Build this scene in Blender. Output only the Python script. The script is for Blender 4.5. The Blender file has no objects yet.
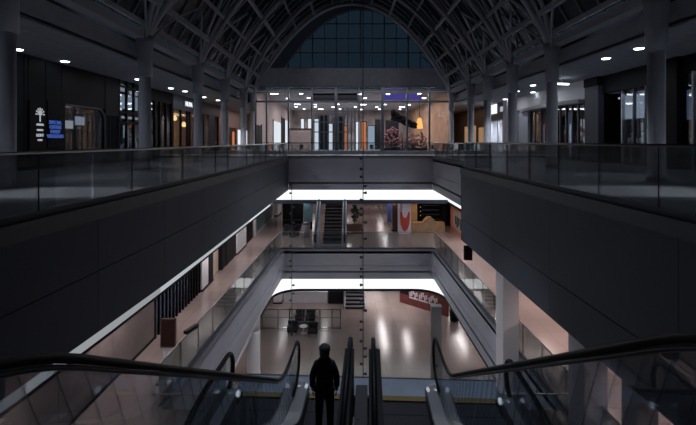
import bpy, bmesh, math, random
from mathutils import Vector, Matrix
random.seed(7)
S = bpy.context.scene
COL = S.collection
EYE = 14.0            # eye height above the lowest floor
F = 430.0             # focal length in pixels of the 696 px wide frame
Z3, Z2, Z1 = 12.65, 6.0, 0.0      # the three mall floors
ZL = 8.8              # half landing of the escalators

# ------------------------------------------------------------------ materials
def mat(name, col, rough=.6, metal=0., spec=.4, noise=0., nscale=3., bump=0., emit=None, estr=0.):
    m = bpy.data.materials.new(name); m.use_nodes = True
    nt = m.node_tree; b = nt.nodes['Principled BSDF']
    b.inputs['Base Color'].default_value = (*col, 1)
    b.inputs['Roughness'].default_value = rough
    b.inputs['Metallic'].default_value = metal
    b.inputs['Specular IOR Level'].default_value = spec
    if noise or bump:
        tc = nt.nodes.new('ShaderNodeTexCoord'); n = nt.nodes.new('ShaderNodeTexNoise')
        n.inputs['Scale'].default_value = nscale; n.inputs['Detail'].default_value = 4
        nt.links.new(tc.outputs['Object'], n.inputs['Vector'])
        if noise:
            r = nt.nodes.new('ShaderNodeValToRGB')
            r.color_ramp.elements[0].position = .3; r.color_ramp.elements[1].position = .7
            r.color_ramp.elements[0].color = (*[c*(1-noise) for c in col], 1)
            r.color_ramp.elements[1].color = (*[min(1, c*(1+noise)) for c in col], 1)
            nt.links.new(n.outputs['Fac'], r.inputs['Fac']); nt.links.new(r.outputs['Color'], b.inputs['Base Color'])
        if bump:
            bp = nt.nodes.new('ShaderNodeBump'); bp.inputs['Strength'].default_value = bump
            nt.links.new(n.outputs['Fac'], bp.inputs['Height']); nt.links.new(bp.outputs['Normal'], b.inputs['Normal'])
    if emit:
        b.inputs['Emission Color'].default_value = (*emit, 1); b.inputs['Emission Strength'].default_value = estr
    return m

def tile_mat(name, c1, c2, mortar, size, rough, spec=.5):
    m = bpy.data.materials.new(name); m.use_nodes = True
    nt = m.node_tree; b = nt.nodes['Principled BSDF']
    tc = nt.nodes.new('ShaderNodeTexCoord'); br = nt.nodes.new('ShaderNodeTexBrick')
    br.inputs['Scale'].default_value = 1.0; br.offset = 0.0; br.squash = 1.0
    br.inputs['Brick Width'].default_value = size; br.inputs['Row Height'].default_value = size
    br.inputs['Mortar Size'].default_value = .012; br.inputs['Bias'].default_value = -.1
    br.inputs['Color1'].default_value = (*c1, 1); br.inputs['Color2'].default_value = (*c2, 1); br.inputs['Mortar'].default_value = (*mortar, 1)
    nt.links.new(tc.outputs['Object'], br.inputs['Vector'])
    n = nt.nodes.new('ShaderNodeTexNoise'); n.inputs['Scale'].default_value = 1.3; n.inputs['Detail'].default_value = 5
    nt.links.new(tc.outputs['Object'], n.inputs['Vector'])
    mx = nt.nodes.new('ShaderNodeMix'); mx.data_type = 'RGBA'; mx.blend_type = 'MULTIPLY'; mx.inputs['Factor'].default_value = .14
    nt.links.new(br.outputs['Color'], mx.inputs[6]); nt.links.new(n.outputs['Color'], mx.inputs[7])
    nt.links.new(mx.outputs[2], b.inputs['Base Color'])
    mr = nt.nodes.new('ShaderNodeMapRange'); mr.inputs['To Min'].default_value = rough*.92; mr.inputs['To Max'].default_value = rough*1.08
    nt.links.new(n.outputs['Fac'], mr.inputs['Value']); nt.links.new(mr.outputs['Result'], b.inputs['Roughness'])
    b.inputs['Specular IOR Level'].default_value = spec
    return m

def glass_mat(name, tint, gloss=.6, rough=.03, film=0., filmcol=(.5, .6, .62)):
    m = bpy.data.materials.new(name); m.use_nodes = True
    nt = m.node_tree; nt.nodes.clear()
    out = nt.nodes.new('ShaderNodeOutputMaterial'); tr = nt.nodes.new('ShaderNodeBsdfTransparent'); gl = nt.nodes.new('ShaderNodeBsdfGlossy')
    fr = nt.nodes.new('ShaderNodeFresnel'); mx = nt.nodes.new('ShaderNodeMixShader'); mu = nt.nodes.new('ShaderNodeMath')
    mu.operation = 'MULTIPLY'; mu.inputs[1].default_value = gloss; fr.inputs['IOR'].default_value = 1.5
    tr.inputs['Color'].default_value = (*tint, 1); gl.inputs['Roughness'].default_value = rough
    nt.links.new(fr.outputs[0], mu.inputs[0]); nt.links.new(mu.outputs[0], mx.inputs[0])
    nt.links.new(tr.outputs[0], mx.inputs[1]); nt.links.new(gl.outputs[0], mx.inputs[2])
    if film:
        df = nt.nodes.new('ShaderNodeBsdfDiffuse'); df.inputs['Color'].default_value = (*filmcol, 1)
        m2 = nt.nodes.new('ShaderNodeMixShader'); m2.inputs[0].default_value = film
        nt.links.new(mx.outputs[0], m2.inputs[1]); nt.links.new(df.outputs[0], m2.inputs[2])
        nt.links.new(m2.outputs[0], out.inputs['Surface'])
    else:
        nt.links.new(mx.outputs[0], out.inputs['Surface'])
    return m

def emit_mat(name, col, s):
    m = bpy.data.materials.new(name); m.use_nodes = True
    nt = m.node_tree; nt.nodes.clear()
    o = nt.nodes.new('ShaderNodeOutputMaterial'); e = nt.nodes.new('ShaderNodeEmission')
    e.inputs['Color'].default_value = (*col, 1); e.inputs['Strength'].default_value = s
    nt.links.new(e.outputs[0], o.inputs['Surface']); return m

M = dict(
    floor1=tile_mat('floor_ground_tile', (.285, .232, .215), (.26, .212, .197), (.21, .175, .165), 1.2, .25, .8),
    floor2=tile_mat('floor_middle_tile', (.34, .268, .25), (.315, .248, .232), (.24, .19, .18), 1.2, .2, .8),
    floor3=tile_mat('floor_top_tile', (.30, .315, .35), (.28, .295, .33), (.14, .145, .17), 1.2, .3),
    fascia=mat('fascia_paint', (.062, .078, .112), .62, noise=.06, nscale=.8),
    fascia_lit=mat('fascia_paint_lit', (.46, .48, .56), .62, noise=.05, nscale=.8),  # lit copy of the fascia; stronger light on these edges put into the colour
    band_soft=emit_mat('strip_fade_soft', (.9, .98, 1.), .75), band_mid=emit_mat('strip_fade_mid', (.88, .95, 1.), .5),
    band_dim2=emit_mat('strip_fade_low', (.9, .95, 1.), .32), band_dim=emit_mat('strip_fade_faint', (.9, .95, 1.), .16),
    curb=mat('curb_paint', (.10, .11, .14), .5), curb2=mat('curb_paint_pale', (.26, .28, .34), .5),
    plaster=mat('plaster', (.42, .42, .44), .8, noise=.06, nscale=1.2),
    gyp=mat('bulkhead_plaster', (.31, .32, .35), .85, noise=.10, nscale=2.),
    dark=mat('dark_panel', (.010, .011, .015), .6, spec=.12),
    black=mat('black_panel', (.003, .003, .005), .5, spec=.12),
    steel=mat('brushed_steel', (.45, .46, .48), .3, metal=.9),
    dsteel=mat('dark_steel', (.10, .105, .12), .35, metal=.6),
    rubber=mat('black_rubber', (.006, .007, .010), .5, spec=.22),
    stripe=mat('pale_floor_band', (.80, .80, .83), .35, noise=.06),
    column=mat('column_paint', (.58, .59, .66), .6, noise=.04),
    rib=mat('vault_paint', (.34, .35, .39), .55),
    mull=mat('mullion_paint', (.20, .215, .24), .45), mulldark=mat('mullion_dark', (.06, .065, .075), .5),
    beam=mat('beam_paint', (.34, .345, .37), .7, noise=.08, nscale=1.5),
    white=mat('white_paint', (.72, .71, .74), .6),
    cream=mat('cream_paint', (.75, .62, .5), .6),
    hallwall=mat('hall_wall', (.34, .29, .28), .7, noise=.5, nscale=.6), hallwarm=mat('hall_warm_wall', (.42, .25, .16), .6, noise=.3, nscale=.8),
    blossom=mat('pink_blossom', (.30, .13, .15), .7, noise=.5, nscale=5.),
    rose=mat('rose_paint', (.62, .24, .18), .5),
    pink=mat('pink_brick', (.44, .35, .335), .75, noise=.12, nscale=4.),
    wood=mat('wood_panel', (.17, .14, .135), .5, noise=.15, nscale=2.),
    brown=mat('brown_cladding', (.10, .06, .045), .5, noise=.15),
    warmwood=mat('light_wood', (.40, .27, .16), .5, noise=.15),
    teal=mat('teal_poster', (.09, .19, .22), .35, noise=.5, nscale=.5),
    red=mat('red_hoarding', (.13, .028, .026), .5, noise=.12),
    darkred=mat('dark_red_board', (.028, .008, .009), .5, spec=.25),
    redpaint=mat('red_print', (.55, .08, .05), .4),
    lilac=mat('pale_print', (.78, .70, .80), .4),
    orange=mat('orange_print', (.85, .28, .06), .5),
    leaf=mat('foliage', (.035, .06, .035), .6, noise=.4, nscale=6.),
    soil=mat('planter_brown', (.14, .07, .045), .6),
    step=mat('step_metal', (.045, .05, .065), .42, metal=.5),
    plate=mat('landing_plate', (.38, .45, .56), .4, metal=.25, noise=.10, nscale=2.),
    yellow=mat('yellow_comb', (.26, .18, .06), .6),
    deck=mat('deck_metal', (.34, .355, .385), .36, metal=.35),
    blue=mat('blue_fabric', (.03, .06, .22), .7),
    bluegrille=mat('blue_grille', (.07, .085, .14), .4, metal=.2), bluedark=mat('blue_grey_paint', (.05, .06, .085), .5), grey=mat('grey_paint', (.2, .205, .225), .5),
    mann=mat('mannequin_white', (.6, .6, .62), .5),
    cloth=mat('dark_cloth', (.012, .012, .016), .85),
    cloth2=mat('dark_trousers', (.010, .011, .016), .9),
    hair=mat('grey_hair', (.05, .05, .055), .8),
    skin=mat('skin', (.35, .22, .17), .55),
    shoe=mat('shoe_leather', (.01, .01, .01), .4),
    chair=mat('chair_dark', (.02, .02, .024), .5),
    table=mat('table_top', (.16, .12, .1), .4),
    paleprint=mat('grey_print', (.45, .44, .46), .5),
    band=emit_mat('lightbox', (.96, .99, 1.0), 1.2),
    lamp=emit_mat('lamp_diffuser', (.85, .94, 1.0), 9.),
    halllamp=emit_mat('hall_lamp', (.95, .95, 1.0), 12.),
    warmlamp=emit_mat('warm_lamp', (1., .62, .25), 2.6),
    orangelamp=emit_mat('orange_lamp', (1., .38, .10), 1.7),
    dimwarm=emit_mat('dim_warm_window', (1., .6, .3), .3),
    winlit=emit_mat('lit_window', (.93, .95, 1.), .95),
    coollit=emit_mat('cool_display', (.55, .68, .85), .5),
    dimlit=emit_mat('dim_display', (.38, .50, .80), .16),
    signw=emit_mat('white_sign', (.9, .95, 1.), 1.1),
    signdim=emit_mat('white_sign_dim', (.85, .9, 1.), .45),
    signblue=emit_mat('blue_sign', (.10, .20, .75), .45),
    purple=emit_mat('purple_screen', (.16, .13, .62), .38),
    orangewin=emit_mat('orange_screen', (1., .33, .14), .55),
    glass=glass_mat('balustrade_glass', (.915, .94, .945), .85, .02, .025),
    escglass=glass_mat('escalator_glass', (.80, .84, .88), .5, .02, .015),
    shopglass=glass_mat('shop_glass', (.87, .9, .93), .5, .02),
    curtain=glass_mat('curtain_glass', (.93, .95, .97), .35, .02),
    roofglass=glass_mat('roof_glass', (.22, .25, .28), .4, .1),
    archglass=glass_mat('arch_glass', (.80, .95, 1.0), .25, .05),
)

# ------------------------------------------------------------------ mesh builder
class MB:
    def __init__(s): s.v = []; s.f = []
    def add(s, vs, fs):
        b = len(s.v); s.v += [tuple(v) for v in vs]; s.f += [tuple(b+i for i in f) for f in fs]; return s
    def box(s, x0, x1, y0, y1, z0, z1):
        x0, x1 = min(x0, x1), max(x0, x1); y0, y1 = min(y0, y1), max(y0, y1); z0, z1 = min(z0, z1), max(z0, z1)
        return s.add([(x0,y0,z0),(x1,y0,z0),(x1,y1,z0),(x0,y1,z0),(x0,y0,z1),(x1,y0,z1),(x1,y1,z1),(x0,y1,z1)],
                     [(0,3,2,1),(4,5,6,7),(0,1,5,4),(1,2,6,5),(2,3,7,6),(3,0,4,7)])
    def bar(s, p, q, w, h, up=(0,0,1)):
        p, q = Vector(p), Vector(q); d = (q-p).normalized(); u = Vector(up)
        if abs(d.dot(u)) > .99: u = Vector((0,1,0))
        r = d.cross(u).normalized()*w/2; t = r.cross(d).normalized()*h/2
        vs = [c+a*r+b*t for c in (p, q) for a, b in ((-1,-1),(1,-1),(1,1),(-1,1))]
        return s.add(vs, [(0,1,2,3),(7,6,5,4),(0,4,5,1),(1,5,6,2),(2,6,7,3),(3,7,4,0)])
    def tube(s, pts, r, n=10, up=(0,0,1), sx=1., sy=1.):
        pts = [Vector(p) for p in pts]; rr = r if isinstance(r, (list, tuple)) else [r]*len(pts)
        b = len(s.v); prev = None
        for i, p in enumerate(pts):
            a = pts[max(0, i-1)]; c = pts[min(len(pts)-1, i+1)]; d = (c-a).normalized()
            if prev is None:
                u = Vector(up)
                if abs(d.dot(u)) > .95: u = Vector((1,0,0))
                x = d.cross(u).normalized()
            else: x = (prev - d*prev.dot(d)).normalized()
            prev = x; y = x.cross(d)
            for k in range(n):
                t = 2*math.pi*k/n; s.v.append(tuple(p + x*math.cos(t)*rr[i]*sx + y*math.sin(t)*rr[i]*sy))
        for i in range(len(pts)-1):
            for k in range(n):
                s.f.append((b+i*n+k, b+i*n+(k+1)%n, b+(i+1)*n+(k+1)%n, b+(i+1)*n+k))
        s.f.append(tuple(b+k for k in reversed(range(n)))); s.f.append(tuple(b+(len(pts)-1)*n+k for k in range(n)))
        return s
    def lathe(s, c, prof, n=20):
        b = len(s.v)
        for r, z in prof:
            for k in range(n):
                t = 2*math.pi*k/n; s.v.append((c[0]+r*math.cos(t), c[1]+r*math.sin(t), c[2]+z))
        for i in range(len(prof)-1):
            for k in range(n): s.f.append((b+i*n+k, b+i*n+(k+1)%n, b+(i+1)*n+(k+1)%n, b+(i+1)*n+k))
        s.f.append(tuple(b+k for k in reversed(range(n)))); s.f.append(tuple(b+(len(prof)-1)*n+k for k in range(n)))
        return s
    def prism(s, poly, axis, a, b_):
        # poly: 2D points; axis x: (y,z), y: (x,z), z: (x,y)
        def P(p, t): return (t, p[0], p[1]) if axis == 'x' else (p[0], t, p[1]) if axis == 'y' else (p[0], p[1], t)
        n = len(poly); vs = [P(p, a) for p in poly]+[P(p, b_) for p in poly]
        return s.add(vs, [tuple(reversed(range(n))), tuple(range(n, 2*n))]+[(i, (i+1) % n, n+(i+1) % n, n+i) for i in range(n)])
    def ball(s, c, rx, ry=None, rz=None, n=12, m=8):
        ry = ry or rx; rz = rz or rx
        prof = [(math.sin(math.pi*i/m), -math.cos(math.pi*i/m)) for i in range(m+1)]
        b = len(s.v)
        for r, z in prof:
            r = max(r, .01)
            for k in range(n):
                t = 2*math.pi*k/n; s.v.append((c[0]+rx*r*math.cos(t), c[1]+ry*r*math.sin(t), c[2]+rz*z))
        for i in range(m):
            for k in range(n): s.f.append((b+i*n+k, b+i*n+(k+1)%n, b+(i+1)*n+(k+1)%n, b+(i+1)*n+k))
        return s
    def wallstrip(s, pts, z0, z1, t=.0, side=1):
        """vertical wall following plan points, thickness t to one side"""
        n = len(pts); off = []
        for i in range(n):
            a = Vector(pts[max(0, i-1)]); c = Vector(pts[min(n-1, i+1)]); d = (c-a).normalized()
            off.append((pts[i][0]+side*d.y*t, pts[i][1]-side*d.x*t))
        vs = []
        for i in range(n):
            vs += [(*pts[i], z0), (*pts[i], z1), (*off[i], z1), (*off[i], z0)]
        fs = []
        for i in range(n-1):
            for k in range(4): fs.append((4*i+k, 4*i+(k+1) % 4, 4*i+4+(k+1) % 4, 4*i+4+k))
        fs += [(0,1,2,3), (4*n-1, 4*n-2, 4*n-3, 4*n-4)]
        return s.add(vs, fs)

def mesh_obj(name, mb, m, smooth=False, bevel=0.):
    me = bpy.data.meshes.new(name); me.from_pydata(mb.v, [], mb.f)
    bm = bmesh.new(); bm.from_mesh(me); bmesh.ops.recalc_face_normals(bm, faces=bm.faces)
    if bevel: bmesh.ops.bevel(bm, geom=[e for e in bm.edges], offset=bevel, segments=2, affect='EDGES', clamp_overlap=True)
    bm.to_mesh(me); bm.free()
    me.materials.append(M[m] if isinstance(m, str) else m)
    if smooth:
        for p in me.polygons: p.use_smooth = True
    o = bpy.data.objects.new(name, me); COL.objects.link(o); return o

LABELS = {}
def thing(name, label, cat, loc=(0,0,0), group=None, rz=0.):
    o = bpy.data.objects.new(name, None); COL.objects.link(o); o.empty_display_size = .2
    o.location = loc; o.rotation_euler = (0, 0, rz); o['label'] = label; o['category'] = cat
    if group: o['group'] = group
    return o
def part(name, mb, m, parent, label=None, smooth=False, bevel=0., local=False):
    """vertices in world space (or in the parent's own space when local)"""
    o = mesh_obj(name, mb, m, smooth, bevel); o.parent = parent
    if not local:
        l = Vector(); p = parent
        while p is not None: l += Vector(p.location); p = p.parent
        o.location = -l
    if label: o['label'] = label
    return o
def struct(name, mb, m, parent=None, smooth=False):
    o = mesh_obj(name, mb, m, smooth)
    if parent is None: o['kind'] = 'structure'
    else: o.parent = parent
    return o
def single(name, mb, m, label, cat, group=None, smooth=False, bevel=0.):
    o = mesh_obj(name, mb, m, smooth, bevel); o['label'] = label; o['category'] = cat
    if group: o['group'] = group
    return o
def copy_tree(o, parent=None):
    c = o.copy(); COL.objects.link(c)
    if parent: c.parent = parent
    for ch in list(o.children): copy_tree(ch, c)
    return c
def text_part(name, txt, size, mtx, m, parent, extrude=.02, align='CENTER'):
    cu = bpy.data.curves.new(name, 'FONT'); cu.body = txt; cu.size = size; cu.extrude = extrude
    cu.align_x = align; cu.align_y = 'CENTER'
    t = bpy.data.objects.new('tmp', cu); COL.objects.link(t)
    bpy.context.view_layer.update()
    dg = bpy.context.evaluated_depsgraph_get(); me = bpy.data.meshes.new_from_object(t.evaluated_get(dg))
    bpy.data.objects.remove(t); me.transform(mtx); me.materials.clear(); me.materials.append(M[m])
    o = bpy.data.objects.new(name, me); COL.objects.link(o); o.parent = parent
    l = Vector(); p = parent
    while p is not None: l += Vector(p.location); p = p.parent
    o.location = -l
    return o
def TM(loc, face):
    """text basis: face '+x' reads from the room when the wall is on the left, '-x' on the right, '-y' towards the camera"""
    if face == '+x': R = Matrix(((0,0,1),(1,0,0),(0,1,0)))
    elif face == '-x': R = Matrix(((0,0,-1),(-1,0,0),(0,1,0)))
    else: R = Matrix(((1,0,0),(0,0,-1),(0,1,0)))
    return Matrix.Translation(loc) @ R.to_4x4()
def area(name, loc, sx, sy, watts, col=(1,1,1), rot=(0,0,0), spread=180):
    l = bpy.data.lights.new(name, 'AREA'); l.shape = 'RECTANGLE'; l.size = sx; l.size_y = sy; l.energy = watts; l.color = col
    l.spread = math.radians(spread)
    o = bpy.data.objects.new(name, l); COL.objects.link(o); o.location = loc; o.rotation_euler = rot; return o
def ordn(i): return ['first','second','third','fourth','fifth','sixth','seventh','eighth','ninth','tenth','eleventh','twelfth'][i]

# ------------------------------------------------------------------ setting: floors
XL3, XR3, XR3n, D3, DN = -5.1, 6.98, 5.6, 35.2, 21.2
mb = MB()
for x0, x1, y0, y1 in ((-5.0, XR3, D3+.02, 76), (XR3, 18.5, DN, 76), (XR3n, 18.5, -3, DN)):
    mb.box(x0, x1, y0, y1, Z3-.3, Z3)
mb.prism([(-17.5, -3), (-5.72, -3), (-5.72, -2), (-5.56, 3), (-5.46, 6), (-5.32, 9), (-5.2, 12), (-5.12, 16), (-5.06, 20), (-5.0, 28), (-5.0, 76), (-17.5, 76)], 'z', Z3-.3, Z3)
struct('floor', mb, 'floor3')
XL2, XR2, D2, DN2 = -4.85, 6.35, 31.7, 12.8
# middle floor with rounded far corners
def far_corner(cx, cy, r, sx, n=8):
    """arc from the side wall to the far wall; sx=-1 left, +1 right"""
    return [(cx+sx*r*math.cos(math.pi/2*i/n), cy+r*math.sin(math.pi/2*i/n)) for i in range(n+1)]
RF = .2; XN2 = -5.55     # left edge at its near end
left_arc = far_corner(XL2+RF, D2-RF, RF, -1); right_arc = far_corner(XR2-RF, D2-RF, RF, 1)
mb = MB()
mb.prism([(-12, 0), (XN2, 0), (XN2, DN2), (XL2, D2-RF), (XL2, 66), (-12, 66)], 'z', Z2-.3, Z2); mb.box(XR2, 16, 0, 66, Z2-.3, Z2); mb.box(XL2, XR2, D2, 66, Z2-.3, Z2); mb.box(XN2, XR2, 0, DN2, Z2-.3, Z2)
mb.prism(left_arc+[(XL2, D2)], 'z', Z2-.3, Z2); mb.prism(right_arc+[(XR2, D2)], 'z', Z2-.3, Z2)
struct('floor_middle', mb, 'floor2')
struct('trim_30', MB().box(-14.8, -5.45, 10.2, 12.5, Z3, Z3+.006).box(5.75, 15.8, 10.4, 12.9, Z3, Z3+.006), 'stripe')  # pale bands crossing both gallery floors
struct('floor_ground', MB().box(-14, 16, -2, 60, -.3, 0), 'floor1')
struct('floor_escalator_top', MB().box(-4.9, 5.4, -3.5, 1.0, 11.85, 12.15), 'floor3')
# storey ceilings below the top and middle floors
mb = MB()
mb.prism([(-12, 0)]+[(x-1.56, max(0, y)) for x, y in ((-5.56, 0), (-5.46, 3), (-5.36, 6), (-5.22, 9), (-5.1, 12), (-5.03, 15), (-4.9, 28), (-4.82, D3))]+[(-6.5, 66), (-12, 66)], 'z', 8.66, 8.8)
for x0, x1, y0, y1 in ((-6.5, XR3+1.6, D3+1.58, 66), (XR3+1.6, 16, DN, 66), (XR3n+.6, 16, 0, DN)):
    mb.box(x0, x1, y0, y1, 8.66, 8.8)
struct('ceiling_middle', mb, 'plaster')
mb = MB()
for x0, x1, y0, y1 in ((-14, XL2-.7, 0, 60), (XL2-.7, XR2+.7, D2+.7, 60), (XR2+.7, 16, 0, 60)):
    mb.box(x0, x1, y0, y1, 2.7, 2.8)
struct('ceiling_ground', mb, 'plaster')

# ------------------------------------------------------------------ setting: fascias of the void
def boards_x(x, side, d0, d1, z0, z1, grooves, joint, m='fascia', skip=None):
    """panelled fascia in the plane X=x, room on the side 'side' (+1: faces +x)"""
    mb = MB(); zs = [z0]+sorted(grooves)+[z1]; n = max(1, round((d1-d0)/joint)); L = (d1-d0)/n
    for k in range(n):
        for a, b in zip(zs[:-1], zs[1:]):
            mb.box(x, x-side*.03, d0+k*L+.006, d0+(k+1)*L-.006, a+(.012 if a != z0 else 0), b-(.012 if b != z1 else 0))
    mb.box(x-side*.03, x-side*.14, d0, d1, z0, z1)
    return mb
def boards_y(y, x0, x1, z0, z1, grooves, joint):
    mb = MB(); zs = [z0]+sorted(grooves)+[z1]; n = max(1, round((x1-x0)/joint)); L = (x1-x0)/n
    for k in range(n):
        for a, b in zip(zs[:-1], zs[1:]):
            mb.box(x0+k*L+.005, x0+(k+1)*L-.005, y, y+.03, a+(.012 if a != z0 else 0), b-(.012 if b != z1 else 0))
    mb.box(x0, x1, y+.03, y+.14, z0, z1)
    return mb
ZF = 10.0     # underside of the top fascia
LP = [(-5.62, -2), (-5.46, 3), (-5.36, 6), (-5.22, 9), (-5.1, 12), (-5.03, 15), (-4.97, 20), (-4.9, 28), (-4.82, D3)]
def shift(P, dx): return [(x+dx, y) for x, y in P]
mb = MB()
for a, b in zip(LP[:-1], LP[1:]):
    q = (Vector(b)-Vector(a)).normalized()*.006
    for z0, z1 in ((ZF, EYE-2.73), (EYE-2.71, Z3-.02)): mb.wallstrip([tuple(Vector(a)+q), tuple(Vector(b)-q)], z0, z1, .03, -1)
mb.wallstrip(shift(LP, -.03), ZF, Z3-.02, .12, -1)
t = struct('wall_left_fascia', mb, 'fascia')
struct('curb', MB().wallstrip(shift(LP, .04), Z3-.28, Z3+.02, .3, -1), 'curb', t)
t = struct('wall_far_fascia', boards_y(D3, -4.82, XR3, ZF, Z3-.02, [EYE-2.72], 5.95), 'fascia_lit')
struct('curb', MB().box(-4.8, XR3, D3-.004, D3+.2, Z3-.10, Z3+.02), 'curb2', t)
t = struct('wall_right_fascia_far', boards_x(XR3, -1, DN, D3, ZF, Z3-.02, [EYE-2.72], 7), 'fascia_lit')
struct('curb', MB().box(XR3-.04, XR3+.2, DN, D3-.04, Z3-.16, Z3+.02), 'curb', t)
ZR = EYE-4.87
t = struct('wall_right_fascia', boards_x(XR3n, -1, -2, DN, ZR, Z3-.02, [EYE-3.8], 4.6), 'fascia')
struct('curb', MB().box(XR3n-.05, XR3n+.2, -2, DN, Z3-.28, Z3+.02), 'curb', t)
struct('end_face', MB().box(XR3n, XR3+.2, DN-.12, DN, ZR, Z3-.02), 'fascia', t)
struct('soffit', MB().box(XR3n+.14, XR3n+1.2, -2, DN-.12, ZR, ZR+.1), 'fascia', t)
# light boxes set back below the fascias
bx0, bx1, bd = XL3-1.58, XR3+1.6, D3+1.58
BP = shift(LP, -1.5); bx0 = -6.5
for k, (i0, i1, m) in enumerate(((0, 3, 'band_dim'), (3, 5, 'band_dim2'), (5, 7, 'band_mid'), (7, 8, 'band_soft'))):  # left strip: fade of light toward the viewer put into stepped glow
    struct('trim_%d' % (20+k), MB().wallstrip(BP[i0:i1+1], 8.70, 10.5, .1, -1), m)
struct('trim_1', MB().box(bx0, bx0-.1, D3, bd, 8.86, 10.5), 'band')
struct('trim_2', MB().box(bx0, bx1, bd, bd+.1, 8.98, 10.5), 'band')
struct('trim_3', MB().box(bx1, bx1+.1, DN+.3, bd, 8.86, 10.5), 'band')
struct('trim_4', MB().box(bx0-.1, bx1+.1, bd-.02, bd+.1, 8.64, 8.97), 'fascia')
mb = MB().wallstrip(shift(BP, .02), 8.62, 8.70, .12, -1); mb.box(bx1-.02, bx1+.1, DN+.3, bd, 8.64, 8.85)
struct('trim_5', mb, 'dark')
mb = MB().box(bx0-.8, -5.72, -2, bd, 10.5, 10.62); mb.box(XL3, XR3, D3, bd+.1, 10.5, 10.62); mb.box(XR3, bx1+.1, DN, bd+.1, 10.5, 10.62)
struct('trim_6', mb, 'white')
# middle floor edge
def edge_path(xl, xr, d, r, y0, y1):
    return [(xl+XN2-XL2, y0)]+far_corner(xl+r, d-r, r, -1)+list(reversed(far_corner(xr-r, d-r, r, 1)))+[(xr, y1)]
ep = edge_path(XL2, XR2, D2, RF, DN2, DN2)
mb = MB().wallstrip(ep, EYE-9.19, Z2-.02, .12, -1).wallstrip(ep, EYE-10.17, EYE-9.22, .12, -1)
t = struct('wall_middle_fascia', mb, 'fascia_lit')
struct('curb', MB().wallstrip(edge_path(XL2+.03, XR2-.03, D2-.03, RF, DN2, DN2), Z2-.12, Z2+.02, .2, -1), 'curb2', t)
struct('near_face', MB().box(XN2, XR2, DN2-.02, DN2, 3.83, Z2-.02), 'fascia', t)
s2 = .62
bp = edge_path(XL2-s2, XR2+s2, D2+s2, 2.0, 4, 4)
struct('trim_7', MB().wallstrip(bp, 2.9, 4.3, .08, -1), 'band')
struct('trim_8', MB().wallstrip(edge_path(XL2-s2+.02, XR2+s2-.02, D2+s2-.02, 2.0, 4, 4), 2.72, 2.9, .1, -1), 'dark')
mb = MB().box(XL2-s2-.1, XL2, 0, D2+s2, 4.3, 4.4).box(XR2, XR2+s2+.1, 0, D2+s2, 4.3, 4.4).box(XL2, XR2, D2, D2+s2+.1, 4.3, 4.4)
mb.box(XN2-s2-.2, XL2-s2-.05, 0, D2, 4.3, 4.4)
struct('trim_9', mb, 'white')

# ------------------------------------------------------------------ balustrades
def balustrade(label, pts, z, h, L=1.6, group='glass balustrades', rail='steel', r=.03):
    t = thing('glass_balustrade', label, 'balustrade', (pts[0][0], pts[0][1], z), group)
    ch = MB()
    for (a, b) in zip(pts[:-1], pts[1:]):
        A, B = Vector((*a, 0)), Vector((*b, 0)); d = (B-A); n = max(1, round(d.length/L)); d /= n
        for k in range(n):
            p = A+d*k+d.normalized()*.012; q = A+d*(k+1)-d.normalized()*.012
            if k: part('glass_joint', MB().bar(A+d*k-d.normalized()*.004+Vector((0,0,z+.02+(h-.05)/2)), A+d*k+d.normalized()*.004+Vector((0,0,z+.02+(h-.05)/2)), .024, h-.05), 'rubber', t)
            part('glass_panel', MB().bar(p+Vector((0,0,z+.02+(h-.05)/2)), q+Vector((0,0,z+.02+(h-.05)/2)), .018, h-.05), 'glass', t)
        ch.bar(A+Vector((0,0,z+.07)), B+Vector((0,0,z+.07)), .05, .12)
    part('base_channel', ch, 'curb', t)
    part('handrail', MB().tube([(*p, z+h) for p in pts], r, 10), rail, t, smooth=True)
    return t
balustrade('long glass balustrade along the left edge of the top gallery', shift(LP[1:], -.1), Z3, 1.15, 1.7)
balustrade('glass balustrade across the far end of the top level, before the lit hall', [(-4.9, D3+.1), (XR3+.06, D3+.1)], Z3, 1.2, 1.45, rail='dsteel')
balustrade('short glass balustrade on the far right side of the top level opening', [(XR3+.1, D3+.06), (XR3+.1, DN-.05), (XR3n+.12, DN-.05)], Z3, 1.2, 1.5)
balustrade('long glass balustrade along the right edge of the top gallery', [(XR3n+.1, DN-.2), (XR3n+.1, -1.5)], Z3, 1.27, 1.9, rail='dsteel')
ip = edge_path(XL2-.1, XR2+.1, D2+.1, RF, DN2, DN2)
balustrade('glass balustrade along the left edge of the middle floor, beside the red board', [(XN2-.10, DN2+.1), (XL2-.15, D2-RF)], Z2, 1.28, 1.55, r=.022)
balustrade('glass balustrade across the far end of the middle floor, before the distant escalator', [(XL2-.15, D2-RF+.05)]+ip[2:-2]+[(XR2+.1, D2-RF+.05)], Z2, 1.28, 1.55, r=.022)
balustrade('glass balustrade along the right edge of the middle floor, beside the white pillar', [(XR2+.1, D2-RF), (XR2+.1, 8.0)], Z2, 1.28, 1.55, r=.022)
balustrade('low glass guard behind the half landing on the middle floor', [(XN2+.1, 11.9), (XR2-.1, 11.9)], Z2, 1.0, 1.55, r=.022)

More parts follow.
